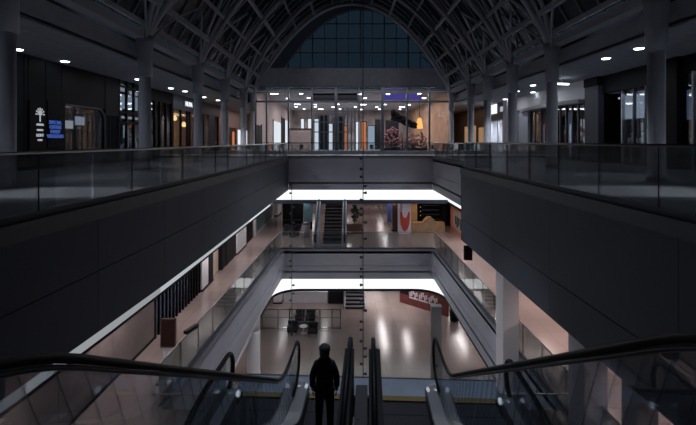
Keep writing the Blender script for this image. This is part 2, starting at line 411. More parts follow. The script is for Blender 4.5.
# ------------------------------------------------------------------ top level: galleries, bulkheads
XGL, XGR, ZS, ZT = -10.4, 11.3, 18.0, 18.85
XSL, XSR = -14.8, 15.8
struct('ceiling_gallery_left', MB().box(XSL-2.5, XGL, -3, 64, ZS, ZS+.12), 'gyp')
struct('ceiling_gallery_right', MB().box(XGR, XSR+2.5, -3, 64, ZS, ZS+.12), 'gyp')
struct('trim_10', MB().box(XGL, XGL-.12, -3, 45, ZS+.03, ZT), 'gyp')
struct('trim_11', MB().box(XGR, XGR+.12, -3, 45, ZS+.03, ZT), 'gyp')
struct('trim_12', MB().box(XGL-.02, XGL-.12, -3, 45, ZS-.0, ZS+.03).box(XGR+.02, XGR+.12, -3, 45, ZS, ZS+.03), 'dark')
struct('ceiling_roof_left', MB().box(-17.5, XGL-1.0, -3, 64, ZT+.4, ZT+.6), 'dark')
struct('ceiling_roof_right', MB().box(XGR+1.0, 18.5, -3, 64, ZT+.4, ZT+.6), 'dark')
# end wall: beam, curtain wall, arched window
DW = 45.0; CWL, CWR = -9.95, 10.95
struct('wall_far', MB().box(CWL-.3, CWR+.3, DW-.2, DW+.3, 19.76, 21.6), 'beam')
def vz(x):  # vault parabola
    u = (x-.45)/10.25; return 18.9+9.2*(1-u*u)
ACX, AHW, AZ0, AH = 1.5, 8.1, 21.6, 6.15
def az(x):
    v = (x-ACX)/AHW; return AZ0+AH*max(0, 1-v*v)
mb = MB(); N = 48
for i in range(N):
    xa, xb = CWL+(CWR-CWL)*i/N, CWL+(CWR-CWL)*(i+1)/N
    za, zb = max(az(xa), AZ0), max(az(xb), AZ0)
    ta, tb = max(vz(xa)+.6, za+.02), max(vz(xb)+.6, zb+.02)
    mb.prism([(xa, za), (xb, zb), (xb, tb), (xa, ta)], 'y', DW-.02, DW+.25)
struct('wall_far_gable', mb, 'fascia')
w = struct('window_1', MB().prism([(ACX-AHW+2*AHW*i/40, az(ACX-AHW+2*AHW*i/40)) for i in range(41)], 'y', DW+.10, DW+.12), 'archglass')
mb = MB()
for k in range(41):
    a = ACX-AHW+2*AHW*k/40; b = ACX-AHW+2*AHW*(k+1)/40
    if k < 40: mb.bar((a, DW+.05, az(a)), (b, DW+.05, az(b)), .3, .10)
struct('window_frame', mb, 'mull', w)
for k in range(-6, 7):
    x = ACX-.15+k*1.255
    if abs(x-ACX) < AHW-.2: struct('mullion', MB().box(x-(.035 if k % 2 else .07), x+(.035 if k % 2 else .07), DW, DW+.2, AZ0, az(x)), 'mulldark', w)
for z in (23.25, 24.75, 26.3):
    hw = AHW*math.sqrt(1-(z-AZ0)/AH); struct('transom', MB().box(ACX-hw, ACX+hw, DW, DW+.2, z-.04, z+.04), 'mulldark', w)
w = struct('window_2', MB().box(CWL, CWR, DW+.06, DW+.08, Z3+.35, 19.76), 'curtain')
for xp, ww in ((252, .2), (266.6, .16), (288.5, .18), (312, .16), (336, .3), (359, .16), (382.5, .32), (407, .16), (429.5, .18), (451, .2)):
    x = (xp-347.5)*DW/F; struct('mullion', MB().box(x-ww/2, x+ww/2, DW-.08, DW+.2, Z3, 19.76), 'mull', w)
for z, hh in ((18.13, .2), (19.05, .1), (19.7, .14), (Z3+1.15, .07)):
    struct('transom', MB().box(CWL, CWR, DW-.04, DW+.16, z-hh/2, z+hh/2), 'mull', w)
struct('sill', MB().box(CWL, CWR, DW-.25, DW+.25, Z3, Z3+.35), 'column', w)

# vault -----------------------------------------------------------------
LD = [5.2, 12.3, 20.8, 28.2, 34.4, 40.5, 44.4]; RD = [6.5, 14.9, 22.5, 27.9, 32.9, 37.3, 44.2]
XCL, XCR = -9.8, 10.7
v = MB(); n = 36; off = .55
vault = None
mb = MB(); K = 24
for i in range(K):
    xa = XCL+(XCR-XCL)*i/K; xb = XCL+(XCR-XCL)*(i+1)/K
    mb.prism([(xa, vz(xa)+off), (xb, vz(xb)+off), (xb, vz(xb)+off+.03), (xa, vz(xa)+off+.03)], 'y', -3, DW)
vault = struct('ceiling_vault', mb, 'roofglass')
def rib_pts(dl, dr, n=30, lift=0.):
    return [(XCL+(XCR-XCL)*i/n, dl+(dr-dl)*i/n, vz(XCL+(XCR-XCL)*i/n)+lift) for i in range(n+1)]
for dl, dr in zip(LD, RD):
    p = rib_pts(dl, dr)
    mb = MB().tube(p, .17, 8)
    struct('rib', mb, 'rib', vault, smooth=True)
    # upper chord and web
    q = rib_pts(dl, dr, 30, .42)
    mb = MB().tube(q, .07, 6)
    for i in range(1, 30, 2): mb.bar(p[i], q[i+1 if i % 4 == 1 else i-1], .06, .06)
    struct('rib_chord', mb, 'rib', vault)
# thin glazing bars across
nb = 34
for k in range(nb):
    d = 1.0+k*1.3
    mb = MB(); p = rib_pts(d, d+.0, 20, off-.06)
    for a, b in zip(p[:-1], p[1:]): mb.bar(a, b, .06, .10)
    struct('glazing_bar', mb, 'mull', vault)
for k in range(1, 16):
    x = XCL+(XCR-XCL)*(.5-.5*math.cos(math.pi*k/16)); big = k % 2 == 0
    struct('purlin', MB().box(x-(.10 if big else .05), x+(.10 if big else .05), -3, DW, vz(x)+.18, vz(x)+(.46 if big else .42)), 'rib', vault)
struct('edge_beam', MB().box(XCL-.35, XCL+.15, -3, DW, 18.9, 19.25), 'rib', vault)
struct('edge_beam', MB().box(XCR-.15, XCR+.35, -3, DW, 18.9, 19.25), 'rib', vault)

# columns with branching heads
names = ['nearest column of the left row, cut by the left picture edge', 'second column of the left row, before the tall lit shop window',
         'third column of the left row, before the shop with the white sign', 'fourth column of the left row', 'fifth column of the left row, beside the lit hall',
         'farthest column of the left row, against the glass hall front']
namesR = ['nearest column of the right row, before the display window', 'second column of the right row, before the wide dark entrance',
          'third column of the right row, left of the wide dark entrance', 'fourth column of the right row, beside the white lit shop', 'fifth column of the right row, beside warm lit shops',
          'farthest column of the right row, against the glass hall front']
for row, X, Ds, nm, s in (('l', XCL, LD[1:], names, 1), ('r', XCR, RD[1:], namesR, -1)):
    for i, d in enumerate(Ds):
        t = thing('column', 'tall round grey column with branching top, '+nm[i], 'column', (X, d, Z3))
        r = .27 if i < 5 else .22
        part('shaft', MB().lathe((X, d, Z3), [(r+.05, 0), (r+.05, .12), (r, .14), (r, 4.5)], 24), 'column', t, smooth=True)
        part('sleeve', MB().lathe((X, d, Z3+4.45), [(r+.02, 0), (r+.07, .02), (r+.07, .9), (r+.10, 1.5), (r+.17, 1.95)], 24), 'rib', t, smooth=True)
        for dy in (-1, 1):
            pts = []
            for k in range(11):
                a = k/10; xx = X+s*(.05+2.6*a**1.5); yy = d+dy*(.12+2.4*a**1.6)
                zz = 18.2+(vz(X+s*2.65)+.1-18.2)*(a**.8)
                pts.append((xx, yy, zz))
            part('branch', MB().tube(pts, [.15-.06*k/10 for k in range(11)], 8), 'rib', t, smooth=True)
        for dy, reach, xe in ((-1, 3.3, 1.3), (1, 3.3, 1.3), (-1, 1.4, 3.6), (1, 1.4, 3.6), (-1, .8, 5.0), (1, .8, 5.0)):
            pts = []
            for k in range(9):
                a = k/8; xx = X+s*(.1+xe*a**1.35); zz = 18.3+(vz(X+s*(.1+xe))+.2-18.3)*a**.85
                pts.append((xx, d+dy*(.1+reach*a**1.5), zz))
            part('twig', MB().tube(pts, [.075-.03*k/8 for k in range(9)], 6), 'rib', t, smooth=True)
        pts = [(X+s*(.05+.02*k), d, 18.2+.12*k) for k in range(8)]
        part('collar', MB().tube(pts, .24, 8), 'rib', t, smooth=True)

# downlights
def downlight(x, d, z, label, w=.32, l=.32):
    t = thing('downlight', label, 'ceiling light', (x, d, z), 'recessed downlights in the gallery soffits')
    part('frame', MB().lathe((x, d, z-.025), [(w*.72, 0), (w*.72, .03)], 20), 'white', t)
    part('diffuser', MB().lathe((x, d, z-.05), [(w*.55, 0), (w*.6, .03)], 20), 'lamp', t)
places = ['over the white tree sign', 'over the blue text screen', 'just left of the second left column', 'left of the white shop sign', 'right above the white shop sign',
          'just right of the third left column', 'farthest of the left soffit, near the fourth column']
for (px, py), lb in zip(((18, 49), (65, 61), (138, 79), (171, 88), (185, 91), (204, 97), (218, 100)), places):
    d = F*(ZS-EYE)/(141-py); downlight((px-347.5)*d/F, d, ZS, 'small downlight in the left soffit, '+lb)
placesR = ['left of the nearest right column', 'second along from the nearest right column', 'over the wide dark entrance, upper of a pair', 'over the wide dark entrance, lower of a pair',
           'beside the third right column', 'farthest, beside the fourth right column']
for (px, py), lb in zip(((639, 48), (606, 58), (533, 85), (533, 92), (517, 91), (505, 99)), placesR):
    d = F*(ZS-EYE)/(141-py); downlight((px-347.5)*d/F, d, ZS, 'small downlight in the right soffit, '+lb)

# ------------------------------------------------------------------ shopfronts on the top level
def DLx(px, X=XSL): return F*abs(X)/abs(347.5-px)
def slab(mb, s, X, o0, o1, d0, d1, z0, z1): return mb.box(X+s*o0, X+s*o1, d0, d1, z0, z1)
def mannequin(x, y, z, label, h=1.75, group='shop window mannequins'):
    t = thing('mannequin', label, 'mannequin', (x, y, z), group)
    k = h/1.75
    b = MB().tube([(x, y, z+.85*k), (x, y, z+1.0*k), (x, y, z+1.25*k), (x, y, z+1.42*k), (x, y, z+1.47*k), (x, y, z+1.52*k)], [.15*k, .14*k, .17*k, .18*k, .07*k, .05*k], 12, sx=1.1, sy=.7)
    part('torso', b, 'mann', t, smooth=True)
    part('head', MB().ball((x, y, z+1.63*k), .085*k, .1*k, .12*k), 'mann', t, smooth=True)
    for s in (-1, 1):
        part('arm', MB().tube([(x+s*.2*k, y, z+1.4*k), (x+s*.26*k, y-.02, z+1.1*k), (x+s*.25*k, y-.1, z+.85*k)], [.05, .045, .03], 8), 'mann', t, smooth=True)
        part('leg', MB().tube([(x+s*.08*k, y, z+.9*k), (x+s*.1*k, y, z+.5*k), (x+s*.1*k, y, z+.04)], [.085, .06, .045], 8), 'mann', t, smooth=True)
    part('stand', MB().lathe((x, y, z), [(.2, 0), (.2, .03)], 16), 'steel', t)
    return t
def shop_room(t, s, X, d0, d1, z0, z1, depth, wallm='dark', backm=None):
    """recess behind the front plane: back, sides, ceiling"""
    b = MB(); slab(b, s, X, depth, depth+.1, d0, d1, z0, z1); part('back_wall', b, backm or wallm, t)
    b = MB(); slab(b, s, X, .1, depth, d0, d0+.08, z0, z1); slab(b, s, X, .1, depth, d1-.08, d1, z0, z1); slab(b, s, X, .1, depth, d0, d1, z1-.08, z1)
    part('inner_wall', b, wallm, t)
# left row ------------------------------------------------------------
s = -1; X = XSL
dA, dB, dC, dD, dE, dF, dG, dH = [DLx(p) for p in (8, 62, 105, 118.5, 141, 172, 205, 219)]
t = thing('shopfront', 'dark panelled shopfront with a white tree sign and blue text, left gallery', 'shopfront', (X, dA, Z3))
cuts = [DLx(p) for p in (8, 24, 28, 45.5, 61.9)]
for a, b in zip(cuts[:-1], cuts[1:]): part('wall_panel', slab(MB(), s, X, 0, .2, a+.015, b-.015, Z3, ZS), 'dark', t, bevel=.01)
part('plinth', slab(MB(), s, X, -.05, .1, dA, dB-.02, Z3, Z3+.5), 'black', t)
a, b = DLx(28.5), DLx(45); sg = part('sign_board', slab(MB(), s, X, -.06, 0, a, b, Z3+.3, EYE+1.9), 'black', t)
dm = DLx(38.5); fx = X+.08
tr = MB()
for k in range(7):
    an = math.pi*(k/6); tr.bar((fx, dm+.0, EYE+1.25), (fx, dm+.24*math.cos(an), EYE+1.28+.26*math.sin(an)), .03, .03)
    tr.ball((fx, dm+.26*math.cos(an), EYE+1.28+.28*math.sin(an)), .02, .05, .04, 8, 5)
tr.box(fx-.015, fx+.015, dm-.025, dm+.025, EYE+.92, EYE+1.28)
part('tree_logo', tr, 'signdim', sg)
for k, (tx, sz) in enumerate((('AUREA', .15), ('LIVING', .13), ('LOFT', .2), ('CAFE', .13))):
    text_part('lettering', tx, sz, TM((fx, dm, EYE+(.78, .52, .27, .04)[k]), '+x'), 'signdim', sg)
dm = DLx(54); 
sc_ = part('screen', slab(MB(), s, X, -.05, 0, DLx(46.8), DLx(61.2), EYE-.35, EYE+2.0), 'dark', t)
for k, tx in enumerate(('SPECIAL', 'OFFERS', 'EVERY', 'WEEKEND')):
    text_part('lettering', tx, .26, TM((X+.08, dm, EYE+.92-.23*k), '+x'), 'signblue', sc_)
t = thing('shopfront', 'black shopfront with one wide round-cornered window, left gallery', 'shopfront', (X, dB, Z3))
part('wall_panel', slab(MB(), s, X, 0, .2, dB, dC, EYE+1.95, ZS), 'black', t)
part('wall_panel', slab(MB(), s, X, 0, .2, dB, dB+.25, Z3, EYE+1.95), 'black', t)
shop_room(t, s, X, dB+.25, dC-.02, Z3, EYE+1.95, 2.5, 'dark')
fr = MB(); zt = EYE+1.95; P = [(dB+.2, zt-.05), (dC-.7, zt-.05)]+[(dC-.7+.65*math.sin(a), zt-.7+.65*math.cos(a)) for a in [math.pi/2*k/6 for k in range(7)]]+[(dC-.05, Z3+.05)]
fr.tube([(X+.02, y, z) for y, z in P], .05, 8); part('window_frame', fr, 'dsteel', t)
part('window_glass', slab(MB(), s, X, .04, .06, dB+.25, dC, Z3+.05, EYE+1.9), 'shopglass', t)
t = thing('hung_panel', 'bright small panel standing in for a reflection in the round-cornered window, nearest of two', 'screen', (X-1.2, 23, EYE))  # two panels and a glowing shape stand in for reflections on the window
part('display', MB().box(X-1.2, X-1.18, DLx(64, 16), DLx(73, 16), EYE+.72, EYE+1.17), 'signdim', t); part('frame', MB().box(X-1.28, X-1.2, DLx(63.5, 16), DLx(73.5, 16), EYE+.66, EYE+1.22), 'black', t)
t = thing('hung_panel', 'larger bluish panel standing in for a reflection in the round-cornered shop window', 'screen', (X-1.2, 25, EYE))
part('display', MB().box(X-1.2, X-1.18, DLx(75, 16), DLx(88, 16), EYE+.95, EYE+1.45), 'coollit', t); part('frame', MB().box(X-1.28, X-1.2, DLx(74.4, 16), DLx(88.6, 16), EYE+.9, EYE+1.5), 'black', t)
t = thing('window_glint', 'small glowing shape standing in for a reflection in the round-cornered shop window', 'lamp', (X-1, 27.6, EYE+.5))
dl = DLx(96.5, 15.8); part('shade', MB().lathe((X-1, dl, EYE+1.2), [(.12, 0), (.2, .1), (.2, .3), (.1, .38)], 14), 'signdim', t, smooth=True); part('stem', MB().lathe((X-1, dl, Z3), [(.16, 0), (.16, .04), (.03, .06), (.03, 2.6)], 10), 'dsteel', t)
t = thing('shop_door', 'pale slatted glass door left of the tall lit shop window', 'door', (X, dC, Z3))
part('door_leaf', slab(MB(), s, X, .05, .12, dC+.1, dD-.1, Z3, EYE+1.6), 'dimlit', t)
b = MB()
for k in range(9): dd = dC+.15+(dD-dC-.3)*k/8; slab(b, s, X, .0, .05, dd-.035, dd+.035, Z3, EYE+1.6)
part('slat', b, 'dark', t); b = MB(); slab(b, s, X, -.03, .12, dC, dC+.1, Z3, ZS); slab(b, s, X, -.03, .12, dD-.1, dD, Z3, ZS); slab(b, s, X, -.03, .12, dC+.1, dD-.1, EYE+1.6, ZS); part('door_frame', b, 'black', t)
t = thing('shopfront', 'tall two-storey lit shop window with grid frame beside the second left column', 'shopfront', (X, dD, Z3))
shop_room(t, s, X, dD, dE, Z3, ZS, 2.2, 'dark')
nb_ = 3
for k in range(nb_+1): dd = dD+.06+(dE-dD-.12)*k/nb_; part('mullion', slab(MB(), s, X, -.05, .1, dd-.06, dd+.06, Z3, ZS), 'black', t)
for z in (EYE+1.2, EYE+1.9, EYE+3.6): part('transom', slab(MB(), s, X, -.04, .1, dD, dE, z-.07, z+.07), 'black', t)
part('window_glass', slab(MB(), s, X, .02, .04, dD, dE, Z3, ZS), 'shopglass', t)
for (p0, p1, z0, z1, m) in ((121, 138, 2.15, 3.1, 'coollit'), (119.5, 127, 3.3, 3.75, 'signdim'), (130, 140, 3.2, 3.45, 'signdim'), (122, 139, 1.5, 1.66, 'signdim'), (124, 139, .1, 1.1, 'coollit'), (121, 139, -.6, -.2, 'dimlit')):
    o_ = .14 if z0 > 1.3 else .85
    part('lit_panel', slab(MB(), s, X, o_, o_+.05, DLx(p0, 14.8+o_), min(DLx(p1, 14.8+o_), dE-.15), EYE+z0, EYE+z1), m, t)
mannequin(X-.42, DLx(126, 15.2), Z3+.1, 'pale mannequin on the left in the tall lit shop window', 1.8)
mannequin(X-.42, DLx(132.5, 15.2), Z3+.1, 'pale mannequin on the right in the tall lit shop window', 1.8)
t = thing('shopfront', 'dark glazed shopfront between the second left column and the white sign', 'shopfront', (X, dE, Z3))
shop_room(t, s, X, dE, dF, Z3, ZS-.9, 2.0, 'dark'); part('wall_panel', slab(MB(), s, X, 0, .2, dE, dF, ZS-.9, ZS), 'dark', t)
for p in (142.3, 150, 155, 160, 166, 171.5): dd = DLx(p); part('mullion', slab(MB(), s, X, -.05, .1, dd-.1, dd+.1, Z3, ZS-.9), 'black', t)
part('window_glass', slab(MB(), s, X, .02, .04, dE, dF, Z3, ZS-.9), 'shopglass', t)
part('lit_panel', slab(MB(), s, X, .85, .9, DLx(150, 15.3), DLx(155, 15.3), EYE-.8, EYE+2.0), 'dimlit', t)
mannequin(X-.42, DLx(152.6, 15.2), Z3+.05, 'pale mannequin in the narrow dark window right of the second left column', 1.8)
t = thing('shopfront', 'shopfront with grey fascia, glowing white four-letter sign and warm lit windows', 'shopfront', (X, dF, Z3))
part('fascia', slab(MB(), s, X, -.1, .2, dF, dH, EYE+2.75, ZS), 'curb', t)
sg = part('sign_board', slab(MB(), s, X, -.14, -.1, DLx(182), DLx(194), EYE+3.05, EYE+3.85), 'curb', t)
text_part('lettering', 'NUVA', .62, TM((X+.17, DLx(187.2), EYE+3.36), '+x'), 'signw', sg)
shop_room(t, s, X, dF, dH, Z3, EYE+2.75, 3.0, 'brown', 'warmwood')
for p in (172.8, 181, 187.5, 190, 198, 203.5, 211, 218): dd = DLx(p); part('mullion', slab(MB(), s, X, -.03, .1, dd-.12, dd+.12, Z3, EYE+2.75), 'black', t)
part('window_glass', slab(MB(), s, X, .02, .04, dF, dH, Z3, EYE+2.75), 'shopglass', t)
part('pilaster', slab(MB(), s, X, -.06, .3, DLx(208.5), DLx(214), Z3, EYE+2.75), 'bluegrille', t)
for p, zz in ((174.5, 2.1), (184, 1.6), (200, 1.9)):
    tt = thing('pendant_lamp', {174.5: 'warm pendant lamp at the left edge of the white-sign shop', 184: 'warm pendant lamp in the middle of the white-sign shop', 200: 'warm pendant lamp right of the third left column'}[p], 'lamp', (X-.9, DLx(p, 15.7), EYE+zz), 'pendants in the white-sign shop')
    part('shade', MB().lathe((X-.9, DLx(p, 15.7), EYE+zz-.25), [(.1, 0), (.22, .1), (.22, .3), (.06, .5)], 14), 'warmlamp', tt, smooth=True); part('cord', MB().tube([(X-.9, DLx(p, 15.7), EYE+zz+.2), (X-.9, DLx(p, 15.7), EYE+2.64)], .02, 6), 'black', tt)
area('shop_light_warm', (X-1.5, (dF+dG)/2, EYE+2.5), 2, 6, 260, (1, .68, .38))
# beyond the curtain wall line, left
t = thing('shopfront', 'pink wall with dark doorway and white window, far end of left gallery', 'shopfront', (X, dH, Z3))
part('wall_panel', slab(MB(), s, X, 0, .2, dH+.1, 63.8, Z3, ZS), 'pink', t)
part('door', slab(MB(), s, X, -.06, .0, 53.9, 57, Z3, EYE+1.7), 'brown', t); part('door_glow', slab(MB(), s, X, -.08, -.06, 55, 56, Z3+.1, EYE+1.2), 'orangewin', t)
part('lit_window', slab(MB(), s, X, -.05, 0, 58, 63.2, Z3+.1, EYE+1.5), 'winlit', t)
area('gallery_light_left', (-12.3, 54, 17.8), 3, 10, 90, (1, .8, .72))
# right row -----------------------------------------------------------
s = 1; X = XSR
def DRx(px, X_=XSR): return F*X_/(px-347.5)
rA, rB, rC, rD, rE, rF, rG, rH, rI = [DRx(p) for p in (700, 682, 668.5, 621, 604, 590, 520, 512, 488)]
t = thing('shopfront', 'dark display window at the right picture edge', 'shopfront', (X, rA, Z3))
shop_room(t, s, X, rA-2, rB, Z3, EYE+3.2, 1.8, 'dark'); part('window_glass', slab(MB(), s, X, .02, .04, rA-2, rB, Z3, EYE+3.2), 'shopglass', t); part('header', slab(MB(), s, X, 0, .2, rA-2, rB, EYE+3.2, ZS), 'dark', t)
part('lit_panel', slab(MB(), s, X, .14, .2, DRx(700, 15.95), min(DRx(684, 15.95), rB-.1), EYE+1.0, EYE+2.4), 'dimlit', t)
part('mullion', slab(MB(), s, X, -.05, .1, DRx(693.5)-.05, DRx(693.5)+.05, Z3, EYE+3.2), 'steel', t)
mannequin(X+.42, DRx(696, 16.2), Z3+.1, 'pale mannequin in the window at the right picture edge', 1.8)
t = thing('pillar', 'broad black square pillar between two right-hand display windows', 'pillar', (X, rB, Z3))
part('shaft', slab(MB(), s, X, -.25, .3, rB, rC, Z3, ZS), 'black', t); part('base', slab(MB(), s, X, -.3, .3, rB-.04, rC+.04, Z3, Z3+.2), 'dark', t)
t = thing('shopfront', 'display window with pale upper panel behind the nearest right column', 'shopfront', (X, rC, Z3))
shop_room(t, s, X, rC, rD, Z3, EYE+2.9, 1.8, 'dark'); part('header', slab(MB(), s, X, -.1, .2, rC+.02, rD-.01, EYE+2.9, ZS), 'dark', t)
part('window_glass', slab(MB(), s, X, .02, .04, rC, rD, Z3, EYE+2.9), 'shopglass', t)
part('lit_panel', slab(MB(), s, X, .14, .2, DRx(667, 15.95), min(DRx(623, 15.95), rD-.1), EYE+1.25, EYE+2.6), 'coollit', t)
for p in (622.5, 634, 646, 661): dd = DRx(p); part('mullion', slab(MB(), s, X, -.05, .1, dd-.045, dd+.045, Z3, EYE+2.9), 'steel' if p < 630 else 'dsteel', t)
mannequin(X+.42, DRx(632, 16.2), Z3+.1, 'pale mannequin at the left of the display window behind the nearest right column', 1.75)
mannequin(X+.42, DRx(643, 16.2), Z3+.1, 'pale mannequin right beside the nearest right column', 1.75)
mannequin(X+.42, DRx(662.5, 16.2), Z3+.1, 'pale mannequin between the nearest right column and the black pillar', 1.75)
area('shop_light_display', (X+.8, (rC+rD)/2, EYE+2.75), 1, 2.5, 14, (.75, .85, 1))
t = thing('shop_door', 'black recessed doorway with a small light, right gallery', 'door', (X, rD, Z3))
b = MB(); slab(b, s, X, 1.2, 1.3, rD, rE, Z3, EYE+2.9); slab(b, s, X, 0, 1.2, rD+.01, rD+.08, Z3, EYE+2.9); slab(b, s, X, 0, 1.2, rE-.08, rE, Z3, EYE+2.9); part('recess', b, 'black', t); part('header', slab(MB(), s, X, -.1, .2, rD, rE-.01, EYE+2.92, ZS-.02), 'dark', t)
part('lamp', MB().lathe((X+.5, (rD+rE)/2, EYE+2.5), [(.12, 0), (.12, .1)], 12), 'signdim', t)
t = thing('pilaster', 'plain blue-grey pilaster right of the wide dark entrance', 'pilaster', (X, rE, Z3))
part('shaft', slab(MB(), s, X, -.35, .3, rE+.02, rF, Z3, ZS-.55), 'bluedark', t); part('cap', slab(MB(), s, X, -.42, .3, rE+.01, rF, ZS-.55, ZS-.02), 'dark', t)
t = thing('shopfront', 'wide dark store entrance under a pale frosted fascia, right gallery', 'shopfront', (X, rF, Z3))
shop_room(t, s, X, rF+.03, rG-.03, Z3, EYE+2.55, 3.2, 'black', 'dark')
fas = part('fascia', slab(MB(), s, X, -.35, .2, rF+.03, rG-.03, EYE+2.75, ZS), 'white', t)
cp = []
for k in range(13): a = k/12; cp.append((X-.5-.5*math.sin(math.pi*a), rF+.5+(rG-rF-1.6)*a))
part('canopy', MB().wallstrip(cp, EYE+2.55, EYE+2.78, .6, 1), 'deck', t)
for p in (588.9, 578, 572, 566, 560, 547, 541, 535, 530.5): dd = DRx(p); part('mullion', slab(MB(), s, X, -.02, .12, dd-.07, dd+.07, Z3, EYE+2.55), 'dsteel', t)
part('pilaster', slab(MB(), s, X, -.2, .3, DRx(530), DRx(521), Z3, EYE+2.6), 'column', t)
part('window_glass', slab(MB(), s, X, .02, .04, rF, DRx(530), Z3, EYE+2.55), 'shopglass', t)
for p0, p1, z0, z1, m in ((562, 568, -1, 2.2, 'dimlit'), (581, 586, .2, 1.8, 'dimlit'), (536, 540, -.8, 1.4, 'dimlit')): part('lit_panel', slab(MB(), s, X, .85, .9, DRx(p1, 16.3), DRx(p0, 16.3), EYE+z0, EYE+z1), m, t)
t = thing('tube_light', 'elongated bright light hung from the soffit over the wide dark entrance', 'light', (X-1.2, DRx(563, 14.6), EYE+3.9))
d_ = F*3.6/(141-84.5); xx_ = (563-347.5)*d_/F
part('diffuser', MB().tube([(xx_-.3, d_+.15, EYE+3.66), (xx_+.3, d_-.15, EYE+3.60)], .05, 10), 'lamp', t); part('bracket', MB().box(xx_-.05, xx_+.05, d_-.05, d_+.05, EYE+3.7, ZS-.02), 'steel', t)  # bracket fixes the tube to the soffit, clear of the canopy
t = thing('pilaster', 'tall pale pilaster left of the wide dark entrance', 'pilaster', (X, rG, Z3))
part('shaft', slab(MB(), s, X, -.5, .3, rG+.05, rH+1.0, Z3, ZS-.3), 'column', t); part('cap', slab(MB(), s, X, -.55, .3, rG+.02, rH+1.05, ZS-.3, ZS-.02), 'column', t)
t = thing('shopfront', 'brightly lit white shopfront between the third and fourth right columns', 'shopfront', (X, rH+1.1, Z3))
e0, e1 = rH+1.2, rI
shop_room(t, s, X, e0, e1, Z3, EYE+2.2, 2.2, 'white', 'white')
part('header', slab(MB(), s, X, -.1, .2, e0, e1, EYE+2.2, ZS), 'curb', t)
part('sign_box', slab(MB(), s, X, -.2, -.1, DRx(498), DRx(491), EYE+2.9, EYE+4.0-.1), 'signw', t)
part('sign_box', slab(MB(), s, X, -.2, -.1, DRx(508), DRx(502), EYE+3.0, EYE+3.5), 'signdim', t)
for p in (506.5, 503, 498, 491): dd = DRx(p); part('mullion', slab(MB(), s, X, -.04, .1, dd-.1, dd+.1, Z3, EYE+2.2), 'white', t)
part('window_glass', slab(MB(), s, X, .02, .04, e0, e1, Z3, EYE+2.2), 'shopglass', t)
area('shop_light_white', (X+.9, (e0+e1)/2, EYE+2.0), 1.4, 3.5, 260, (.92, .95, 1))
mannequin(X+.9, DRx(501, 16.8), Z3+.05, 'mannequin in the brightly lit white shop window', 1.75)
t = thing('shopfront', 'warm brown shopfronts at the far end of the right gallery', 'shopfront', (X, e1, Z3))
part('wall_panel', slab(MB(), s, X, 0, .2, e1+.05, 63.8, Z3, ZS), 'brown', t)
part('lit_window', slab(MB(), s, X, -.05, 0, DRx(484), DRx(479), Z3+.2, EYE+1.6), 'dimwarm', t)
part('lit_window', slab(MB(), s, X, -.05, 0, DRx(476), DRx(465), Z3+.2, EYE+1.9), 'dimwarm', t)
area('gallery_light_right', (13.2, 54, 17.8), 3, 10, 60, (1, .72, .5))
struct('wall_gallery_end_left', MB().box(-17.5, -9.9, 64, 64.2, Z3, ZS), 'pink')
struct('wall_gallery_end_right', MB().box(10.9, 18.5, 64, 64.2, Z3, ZS), 'warmwood')

# ------------------------------------------------------------------ the lit hall behind the curtain wall
HX0, HX1, HD, HZ = -9.6, 10.9, 75., 19.3
struct('ceiling_hall', MB().box(HX0, HX1, DW+.4, HD, HZ, HZ+.2), 'plaster')
struct('wall_hall_back', MB().box(HX0, HX1, HD, HD+.2, Z3, HZ), 'hallwall')
struct('wall_hall_left', MB().box(HX0-.15, HX0, DW+.4, HD, Z3, HZ), 'pink')
struct('wall_hall_right', MB().box(HX1, HX1+.15, DW+.4, HD, Z3, HZ), 'hallwarm')
k = 0
spots = []
for r, d in enumerate((48, 52.5, 57, 61.5, 66, 70.5)):
    for c, x in enumerate((-8.0, -5.2, -2.0, 1.4, 4.8, 8.2)):
        spots.append((x+(.7 if r % 2 else 0)+random.uniform(-.3, .3), d+random.uniform(-.6, .6), r, c))
for x, d, r, c in spots:
    t = thing('hall_light', 'bright ceiling light of the glazed hall, %s row from the glass, %s from the left' % (ordn(r), ordn(c)), 'ceiling light', (x, d, HZ-.02), 'ceiling lights of the hall')
    l_ = .35 if (r+c) % 3 else .8
    part('frame', MB().box(x-l_/2-.05, x+l_/2+.05, d-.2, d+.2, HZ-.06, HZ), 'white', t); part('diffuser', MB().box(x-l_/2, x+l_/2, d-.15, d+.15, HZ-.10, HZ-.06), 'halllamp', t)
for d, w_ in ((47.2, 640), (58, 950), (68, 950)): area('hall_area_light', (.6, d, HZ-.25), 16, 2.5, w_, (1, .92, .90))
area('beam_fill_light', (.5, DW-.9, 19.7), 18, .4, 70, (.85, .9, 1.))  # added lamp to brighten the floor strip and sill before the hall
area('hall_area_light_warm', (8.0, 55, HZ-.5), 4, 12, 160, (1, .62, .38))
# bright panels / doorways on hall walls
def on_wall(name, label, cat, x0, x1, z0, z1, y, m, fm='dark', d=.08):
    t = thing(name, label, cat, ((x0+x1)/2, y, z0))
    part('panel', MB().box(x0, x1, y-d, y, z0, z1), m, t)
    b = MB(); b.box(x0-.1, x0, y-d-.03, y, z0-.0, z1+.1); b.box(x1, x1+.1, y-d-.03, y, z0, z1+.1); b.box(x0, x1, y-d-.03, y, z1, z1+.1); part('frame', b, fm, t); return t
def hx(px, d): return (px-347.5)*d/F
def hz(py, d): return EYE+(141-py)*d/F
def on_left_wall(name, label, cat, px0, px1, z0, z1, m):
    d0, d1 = F*9.6/(347.5-px0), F*9.6/(347.5-px1); t = thing(name, label, cat, (HX0, d0, z0))
    part('panel', MB().box(HX0, HX0+.06, d0, d1, z0, z1), m, t); part('frame', MB().box(HX0, HX0+.1, d0-.2, d0, z0, z1+.15).box(HX0, HX0+.1, d1, d1+.2, z0, z1+.15), 'dark', t)
